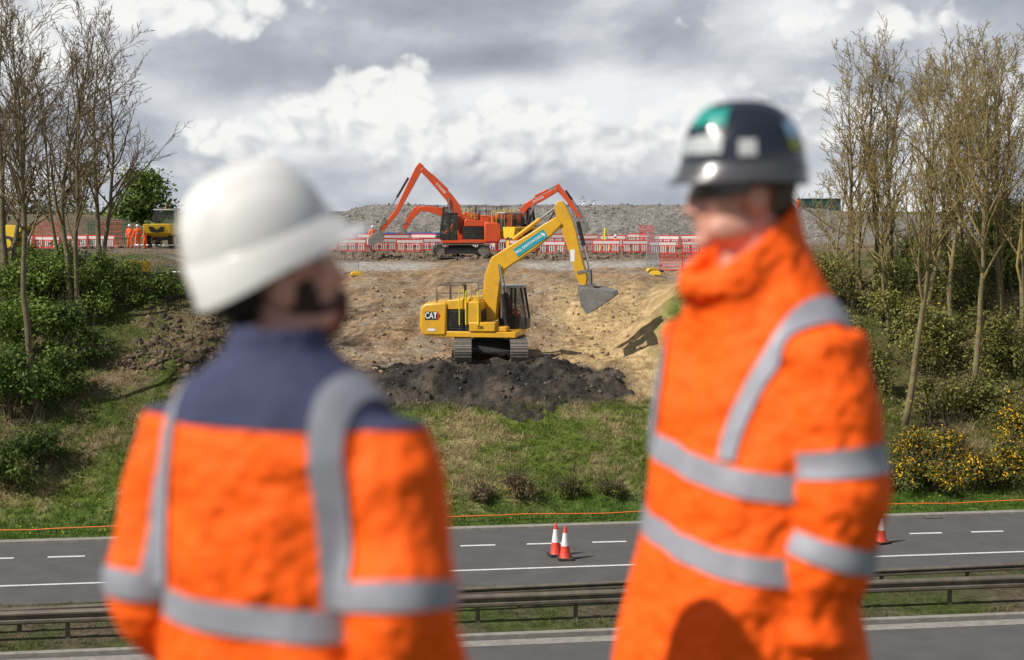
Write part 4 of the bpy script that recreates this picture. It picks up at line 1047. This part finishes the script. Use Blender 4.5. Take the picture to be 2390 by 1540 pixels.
def big_person(root,cfg):
    k=cfg['k']
    tme=torso_mb(cfg['rings'],seed=cfg['seed'],wr=cfg.get('wr',.01)).mesh('t'); tb=bvh_of(tme)
    jm=MB(); mb_add_mesh(jm,tme); sl=[]
    for s,(S,E,Wp) in zip((-1,1),cfg['arms']):
        pts,rr=sleeve_samples(S,E,Wp,cfg['sr'],seed=s+cfg['seed'],fold=cfg.get('fold',.05)); sl.append((pts,rr)); jm.tube(pts,rr,28)
    jme=remesh(jm,.0075,7)
    jb=bvh_of(jme)
    jk=put('jacket',jme,M['hivis'],root,angle=180)
    for (z0,z1) in cfg['bands']: band(tb,z0,z1,'reflective_band',jk,cfg.get('tilt',0))
    for (pts,rr),sb in zip(sl,cfg['sbands']):
        for (i0,i1) in sb:
            mb=MB(); mb.tube(pts[i0:i1],[r+.006 for r in rr[i0:i1]],28,cap=False); mb.build('sleeve_band',M['silver'],jk,angle=180)
        MB().tube(pts[-5:],[r+.003 for r in rr[-5:]],24,cap=False).build('cuff',M['hivis'],jk,angle=180)
    for st in cfg['straps']: strap(jb,*st,parent=jk)
    if cfg.get('yoke'):
        bm=bmesh.new(); bm.from_mesh(jme)
        bmesh.ops.bisect_plane(bm,geom=bm.verts[:]+bm.edges[:]+bm.faces[:],plane_co=(0,0,cfg['yoke']),plane_no=(0,0,1),clear_inner=True)
        bm.normal_update()
        for v in bm.verts: v.co+=v.normal*.0035
        ym=bpy.data.meshes.new('yoke'); bm.to_mesh(ym); bm.free(); put('yoke',ym,M['navy'],jk,angle=180)
    hips=.95*k; V=[(0,0,hips),(0,0,hips+.16*k),(0,-.01,hips+.36*k),(0,-.02,cfg['neck']-.04)];ED=[(0,1),(1,2),(2,3)];RD=[(.12,.1),(.12,.095),(.13,.1),.058]
    LEG=[]
    for s in (-1,1):
        i=len(V); L=[(s*.1,0,hips-.06),(s*.12,.02,.5*k),(s*.13,-.01,.09),(s*.15,.14,.045)]; LEG.append(L)
        V+=L; ED+=[(0,i),(i,i+1),(i+1,i+2),(i+2,i+3)]; RD+=[.085,.058,.042,.04]
    for (S,E,Wp) in cfg['arms']:
        i=len(V); V+=[S,E,Wp]; ED+=[(2,i),(i,i+1),(i+1,i+2)]; RD+=[.06,.045,.032]
    bm_=MB(); mb_add_mesh(bm_,skin(V,ED,RD,1))
    HX=Matrix.Translation(cfg['head'])@Matrix.Rotation(cfg['hyaw'],4,'Z')@Matrix.Rotation(cfg['htilt'],4,'X')@Matrix.Rotation(cfg.get('hroll',0),4,'Y')
    head_pieces(bm_,HX)
    bm_.tube([HX@Vector((0,-.02,-.03)),HX@Vector((0,-.015,-.11)),Vector((0,-.02,cfg['neck']-.08))],[.062,.066,.076],14)
    for s,(S,E,Wp) in zip((-1,1),cfg['arms']):
        d=(Vector(Wp)-Vector(E)).normalized(); n=Vector((-s,0,0)); n=(n-d*n.dot(d)).normalized(); a=d.cross(n)*(1 if s>0 else -1)
        if a.y<0: a=-a
        hand(bm_,Wp,d,a,n)
    put('body',remesh(bm_,.0055,3),M['skin'],root,angle=180)
    for s in (-1,1):
        MB().ell((s*.031,.083,.0),(.014,.012,.011),HX).build('eye',M['eyew'],root)
    if cfg.get('glasses'):
        vs=[];fs=[];n=28
        for i in range(n+1):
            a=rad(lerp(-100,100,i/n)); r=1+.02*cos(a*2); lo=-.018*(.35+.65*max(0,cos(a*.9)))
            for (z,o) in ((lo,0),(.012,0),(.012,.004),(lo,.004)):
                vs.append(((.079+o)*sin(a)*r,.022+(.082+o)*cos(a),z))
        for i in range(n):
            for q in range(4): fs.append((i*4+q,i*4+(q+1)%4,(i+1)*4+(q+1)%4,(i+1)*4+q))
        MB().add(vs,fs,HX).build('safety_glasses',M['lens'],root,angle=50)
    def cut(c,r,keep,name,m,nu=40,nv=30):
        mb=MB().ell(c,r,None,nu,nv); fs=[f for f in mb.f if all(keep(Vector(mb.v[i])) for i in f)]
        mb2=MB(); mb2.v=[tuple(HX@Vector(v)) for v in mb.v]; mb2.f=fs
        me=mb2.mesh(name); bm=bmesh.new(); bm.from_mesh(me); bmesh.ops.delete(bm,geom=[v for v in bm.verts if not v.link_faces],context='VERTS'); bm.to_mesh(me); bm.free()
        return put(name,me,m,root,angle=180)
    cut((0,-.014,.015),(.083,.102,.105),lambda p:(p.y<.0 and p.z>-.085 and not(abs(p.x)>.06 and p.z<.0 and p.y>-.04)) or (p.z>.0 and p.y<.03) or p.z>.06,'hair',cfg['hair'])
    if cfg.get('beard'):
        cut((0,.036,-.06),(.073,.083,.078),lambda p:p.z<-.055 or (p.y<.055 and p.z<.01 and abs(p.x)>.045),'beard',M['beard'])
    helmet(root,HX@Matrix.Translation((0,-.002,.035))@Matrix.Rotation(cfg.get('helm',0),4,'X'),cfg['hm'],cfg['hb'],cfg.get('stick',()),**cfg.get('hdim',{}))
    TV=[(0,0,hips),(0,0,hips+.1)];TE=[(0,1)];TR=[(.16,.13),(.15,.12)]
    for L in LEG:
        i=len(TV); TV+=[L[0],L[1],(L[2][0],L[2][1],.1)]; TE+=[(0,i),(i,i+1),(i+1,i+2)]; TR+=[.115,.095,.085]
    put('trousers',skin(TV,TE,TR,2),M['hivis'],root,angle=180)
    for L in LEG:
        mb=MB(); mb.tube([Vector(L[2])+Vector((0,0,.12)),Vector(L[2])],[.06,.065],12); mb.ell((L[2][0],L[2][1]+.07,.05),(.055,.15,.055)); mb.rng(L[2][0]-.055,L[2][0]+.055,L[2][1]-.07,L[2][1]+.2,0,.03)
        mb.build('boot',M['boot'],root)
q=P(667,1000,2.32)
left=thing('person','person on the left seen from behind, in white helmet and orange jacket with navy shoulders','person',(q.x,2.32,8.5),rad(-26))
big_person(left,dict(k=.96,seed=3,wr=.011,fold=.06,
 rings=[(.74,.225,.165,0,0,0),(.80,.23,.17,0,0,0),(.95,.225,.162,0,0,0),(1.05,.22,.158,0,0,0),(1.18,.22,.155,0,-.005,0),(1.28,.215,.148,0,-.01,0),(1.35,.20,.135,0,-.015,0),(1.405,.165,.115,0,-.02,0),(1.445,.115,.095,0,-.02,0),(1.475,.08,.08,0,-.02,0),(1.495,.068,.074,0,-.02,0),(1.512,.066,.072,0,-.02,0),(1.512,.06,.066,0,-.02,0),(1.48,.055,.06,0,-.02,0)],
 arms=[((-.192,-.01,1.338),(-.228,-.05,1.05),(-.21,.12,.86)),((.195,-.01,1.338),(.255,-.06,1.05),(.24,.10,.86))],sr=(.077,.086,.066),
 bands=[(1.037,1.088)],sbands=[[(31,35)],[(29,33)]],straps=[(-.175,-.15,.043,1.09,1.27,-.015),(.178,.155,.046,1.09,1.27,-.015)],yoke=1.362,
 neck=1.49,head=Vector((-.042,.025,1.592)),hyaw=rad(-38),htilt=rad(15),helm=rad(7),hair=M['hair'],beard=True,hm=M['helmet_w'],hb=M['helmet_w'],hdim=dict(a=.120,b=.132,H=.142,peak=.042,lip=.005,drop=.022,up=.034,ex=.66)))
q=P(1733,1000,3.0)
right=thing('person','person on the right in black helmet and orange high collar coat, looking left in profile','person',(q.x,3.0,8.5),rad(122))
big_person(right,dict(k=1.05,seed=9,wr=.018,fold=.09,tilt=.13,glasses=True,
 rings=[(.66,.285,.245,0,.0,0),(.75,.275,.232,0,.0,0),(.95,.252,.20,0,0,0),(1.1,.24,.182,0,-.005,0),(1.25,.232,.168,0,-.015,0),(1.38,.218,.15,0,-.03,0),(1.45,.192,.14,0,-.035,0),(1.50,.158,.13,0,-.03,.12),(1.545,.13,.127,0,-.02,.3),(1.585,.115,.13,0,-.005,.48),(1.620,.108,.126,0,.0,.60),(1.645,.102,.120,0,.002,.66),(1.645,.092,.110,0,.002,.66),(1.60,.080,.090,0,0,.55)],
 arms=[((-.195,-.03,1.43),(-.25,-.035,1.12),(-.215,.015,.84)),((.20,-.05,1.43),(.235,-.14,1.14),(.20,-.05,.88))],sr=(.092,.098,.088),
 bands=[(1.155,1.21),(.99,1.045)],sbands=[[(27,32),(41,46)],[(27,32),(41,46)]],straps=[(-.12,-.185,.040,1.2,1.36,-.03),(.12,.185,.040,1.2,1.36,-.03)],
 neck=1.59,head=Vector((0.0,.01,1.742)),hyaw=rad(-26),htilt=rad(-1),hair=M['hairgrey'],hm=M['helmet_b'],hb=M['helmet_rim'],hdim=dict(a=.115,b=.134,H=.138,peak=.022,lip=.004,drop=.008,up=.020,ex=.7),
 stick=[('sticker',M['tealpatch'],98,148,.46,.74),('sticker',M['greyprint'],100,148,.18,.34),('sticker',M['oval'],163,179,.15,.31),('sticker',M['bluepatch'],214,236,.32,.5),('sticker',M['yelpatch'],214,236,.2,.31)]))

# ------------------------------------------------------------------ light, sky
S=Vector((-.78,-.40,.88)).normalized()
el=math.asin(S.z); az=math.atan2(S.x,S.y)
su=bpy.data.lights.new('sun','SUN'); su.energy=5.0; su.angle=rad(.5); su.color=(1,.94,.84)
so=bpy.data.objects.new('sun',su); C.objects.link(so); so.rotation_euler=(-S).to_track_quat('-Z','Y').to_euler(); so.location=(0,0,60)
w=bpy.data.worlds.new('World'); scene.world=w; w.use_nodes=True; nt=w.node_tree; nt.nodes.clear()
def lk(a,b): nt.links.new(a,b)
def mth(op,*a):
    n=nt.nodes.new('ShaderNodeMath'); n.operation=op
    for i,x in enumerate(a):
        if isinstance(x,(int,float)): n.inputs[i].default_value=x
        else: lk(x,n.inputs[i])
    return n.outputs[0]
def mrange(x,a,b,c,d,smooth=True):
    n=nt.nodes.new('ShaderNodeMapRange'); n.interpolation_type='SMOOTHSTEP' if smooth else 'LINEAR'
    lk(x,n.inputs[0]); 
    for i,q in enumerate((a,b,c,d)): n.inputs[i+1].default_value=q
    return n.outputs[0]
def comb(x,y,z=0.0):
    n=nt.nodes.new('ShaderNodeCombineXYZ')
    for i,q in enumerate((x,y,z)):
        if isinstance(q,(int,float)): n.inputs[i].default_value=q
        else: lk(q,n.inputs[i])
    return n.outputs[0]
def vmad(v,m,a):
    n=nt.nodes.new('ShaderNodeVectorMath'); n.operation='MULTIPLY_ADD'; lk(v,n.inputs[0]); n.inputs[1].default_value=m; n.inputs[2].default_value=a
    return n.outputs[0]
def noi(vec,scale,detail=5,rough=.55,dist=0):
    n=nt.nodes.new('ShaderNodeTexNoise'); n.noise_dimensions='2D'; lk(vec,n.inputs['Vector']); n.inputs['Scale'].default_value=scale; n.inputs['Detail'].default_value=detail; n.inputs['Roughness'].default_value=rough; n.inputs['Distortion'].default_value=dist
    return n.outputs['Fac']
def vor(vec,scale):
    n=nt.nodes.new('ShaderNodeTexVoronoi'); n.voronoi_dimensions='2D'; n.feature='F1'; lk(vec,n.inputs['Vector']); n.inputs['Scale'].default_value=scale; n.inputs['Detail'].default_value=2.0; n.inputs['Roughness'].default_value=.5; n.normalize=True
    return n.outputs['Distance']
tc=nt.nodes.new('ShaderNodeTexCoord'); sp=nt.nodes.new('ShaderNodeSeparateXYZ'); lk(tc.outputs['Generated'],sp.inputs[0])
AZ=mth('ARCTAN2',sp.outputs[0],sp.outputs[1]); EL=mth('ARCSINE',sp.outputs[2]); AE=comb(AZ,EL)
def blob(px,py,rx,ry):
    a=(px-1195)/F;e=(490-py)/F
    n=nt.nodes.new('ShaderNodeVectorMath'); n.operation='LENGTH'; lk(vmad(AE,(F/rx,F/ry,0),(-a*F/rx,-e*F/ry,0)),n.inputs[0])
    return n.outputs['Value']
n1=noi(vmad(AE,(6.2,13,0),(3.1,0.4,0)),1.1,6,.5,.15)
bias=None
for (px,py,rx,ry,k) in ((560,185,400,75,-.26),(1180,145,290,50,-.24),(60,120,280,170,.14),(460,35,280,60,.28),(1500,260,420,110,.20),(2250,35,330,60,-.15),(1750,60,330,50,-.02),(420,330,180,90,-.05),(1300,455,1300,60,.12),(2150,250,380,130,.12)):
    gq=mrange(blob(px,py,rx,ry),0,1.6,k,0); bias=gq if bias is None else mth('ADD',bias,gq)
tone=mth('ADD',mth('MULTIPLY_ADD',n1,1.5,-.15),bias)
cr=nt.nodes.new('ShaderNodeValToRGB'); lk(tone,cr.inputs[0])
cr.color_ramp.elements[0].position=.08; cr.color_ramp.elements[0].color=(.23,.262,.322,1)
cr.color_ramp.elements[1].position=.95; cr.color_ramp.elements[1].color=(.86,.87,.89,1)
e=cr.color_ramp.elements.new(.5); e.color=(.45,.482,.54,1)
wp=noi(vmad(AE,(1,1.2,0),(0,0,0)),30,3,.5)
wrp=nt.nodes.new('ShaderNodeVectorMath'); wrp.operation='MULTIPLY_ADD'; lk(comb(wp,wp),wrp.inputs[0]); wrp.inputs[1].default_value=(.018,-.012,0); lk(AE,wrp.inputs[2])
AW=vmad(wrp.outputs[0],(1,1.25,0),(0,0,0))
v1=vor(AW,29); v2=vor(vmad(AW,(1,1,0),(.0060,-.0075,0)),29)
n3=noi(AE,18,4,.55)
fld=None
for args,k in (((920,245,135,100),1.15),((760,300,220,90),1.1),((1000,320,210,110),1.1),((1240,320,220,115),1.05),((1420,330,170,100),.9),((560,335,130,55),.9),((470,400,130,24),.7),((1680,330,260,80),.5),((2120,300,300,90),.42),((470,40,240,60),.5),((90,110,220,110),.4),((1900,70,260,40),.3)):
    q=mth('MULTIPLY_ADD',blob(*args),-k,k); fld=q if fld is None else mth('MAXIMUM',fld,q)
fl2=mth('ADD',fld,mth('ADD',mth('MULTIPLY_ADD',v1,-1.4,.46),mth('MULTIPLY_ADD',n3,1.3,-.65)))
mask=mth('MULTIPLY',mrange(fl2,.0,.42,0,1),mrange(EL,.006,.042,.0,1))
sh=mth('ADD',mth('MULTIPLY',mth('SUBTRACT',v2,v1),1.7),mth('ADD',mth('MULTIPLY_ADD',n3,1.0,-.5),mrange(EL,.015,.07,.42,.88)))
cr2=nt.nodes.new('ShaderNodeValToRGB'); lk(sh,cr2.inputs[0])
cr2.color_ramp.elements[0].position=.05; cr2.color_ramp.elements[0].color=(.44,.47,.52,1)
cr2.color_ramp.elements[1].position=.88; cr2.color_ramp.elements[1].color=(.95,.95,.93,1)
mx=nt.nodes.new('ShaderNodeMix'); mx.data_type='RGBA'; lk(mth('MULTIPLY',mask,.93),mx.inputs[0]); lk(cr.outputs[0],mx.inputs[6]); lk(cr2.outputs[0],mx.inputs[7])
sky=nt.nodes.new('ShaderNodeTexSky'); sky.sky_type='NISHITA'; sky.sun_disc=False; sky.sun_elevation=el; sky.sun_rotation=az
b1=nt.nodes.new('ShaderNodeBackground'); lk(sky.outputs[0],b1.inputs[0]); b1.inputs[1].default_value=.06
b2=nt.nodes.new('ShaderNodeBackground'); lk(mx.outputs[2],b2.inputs[0]); b2.inputs[1].default_value=1.0
cover=mth('MULTIPLY',mrange(EL,.2,.5,1,.25),mrange(EL,-.2,-.02,0,1))
ms=nt.nodes.new('ShaderNodeMixShader'); lk(cover,ms.inputs[0]); lk(b1.outputs[0],ms.inputs[1]); lk(b2.outputs[0],ms.inputs[2])
wo=nt.nodes.new('ShaderNodeOutputWorld'); lk(ms.outputs[0],wo.inputs[0])

cam=bpy.data.cameras.new('camera'); cam.lens=50; cam.sensor_width=36; cam.clip_start=.1; cam.clip_end=8000
cam.dof.use_dof=True; cam.dof.focus_distance=60; cam.dof.aperture_fstop=2.0
co=bpy.data.objects.new('camera',cam); C.objects.link(co); co.location=(0,0,CAMZ); co.rotation_euler=(pi/2-PITCH,0,0)
scene.camera=co
scene.view_settings.view_transform='Standard'; scene.view_settings.look='None'; scene.view_settings.exposure=0
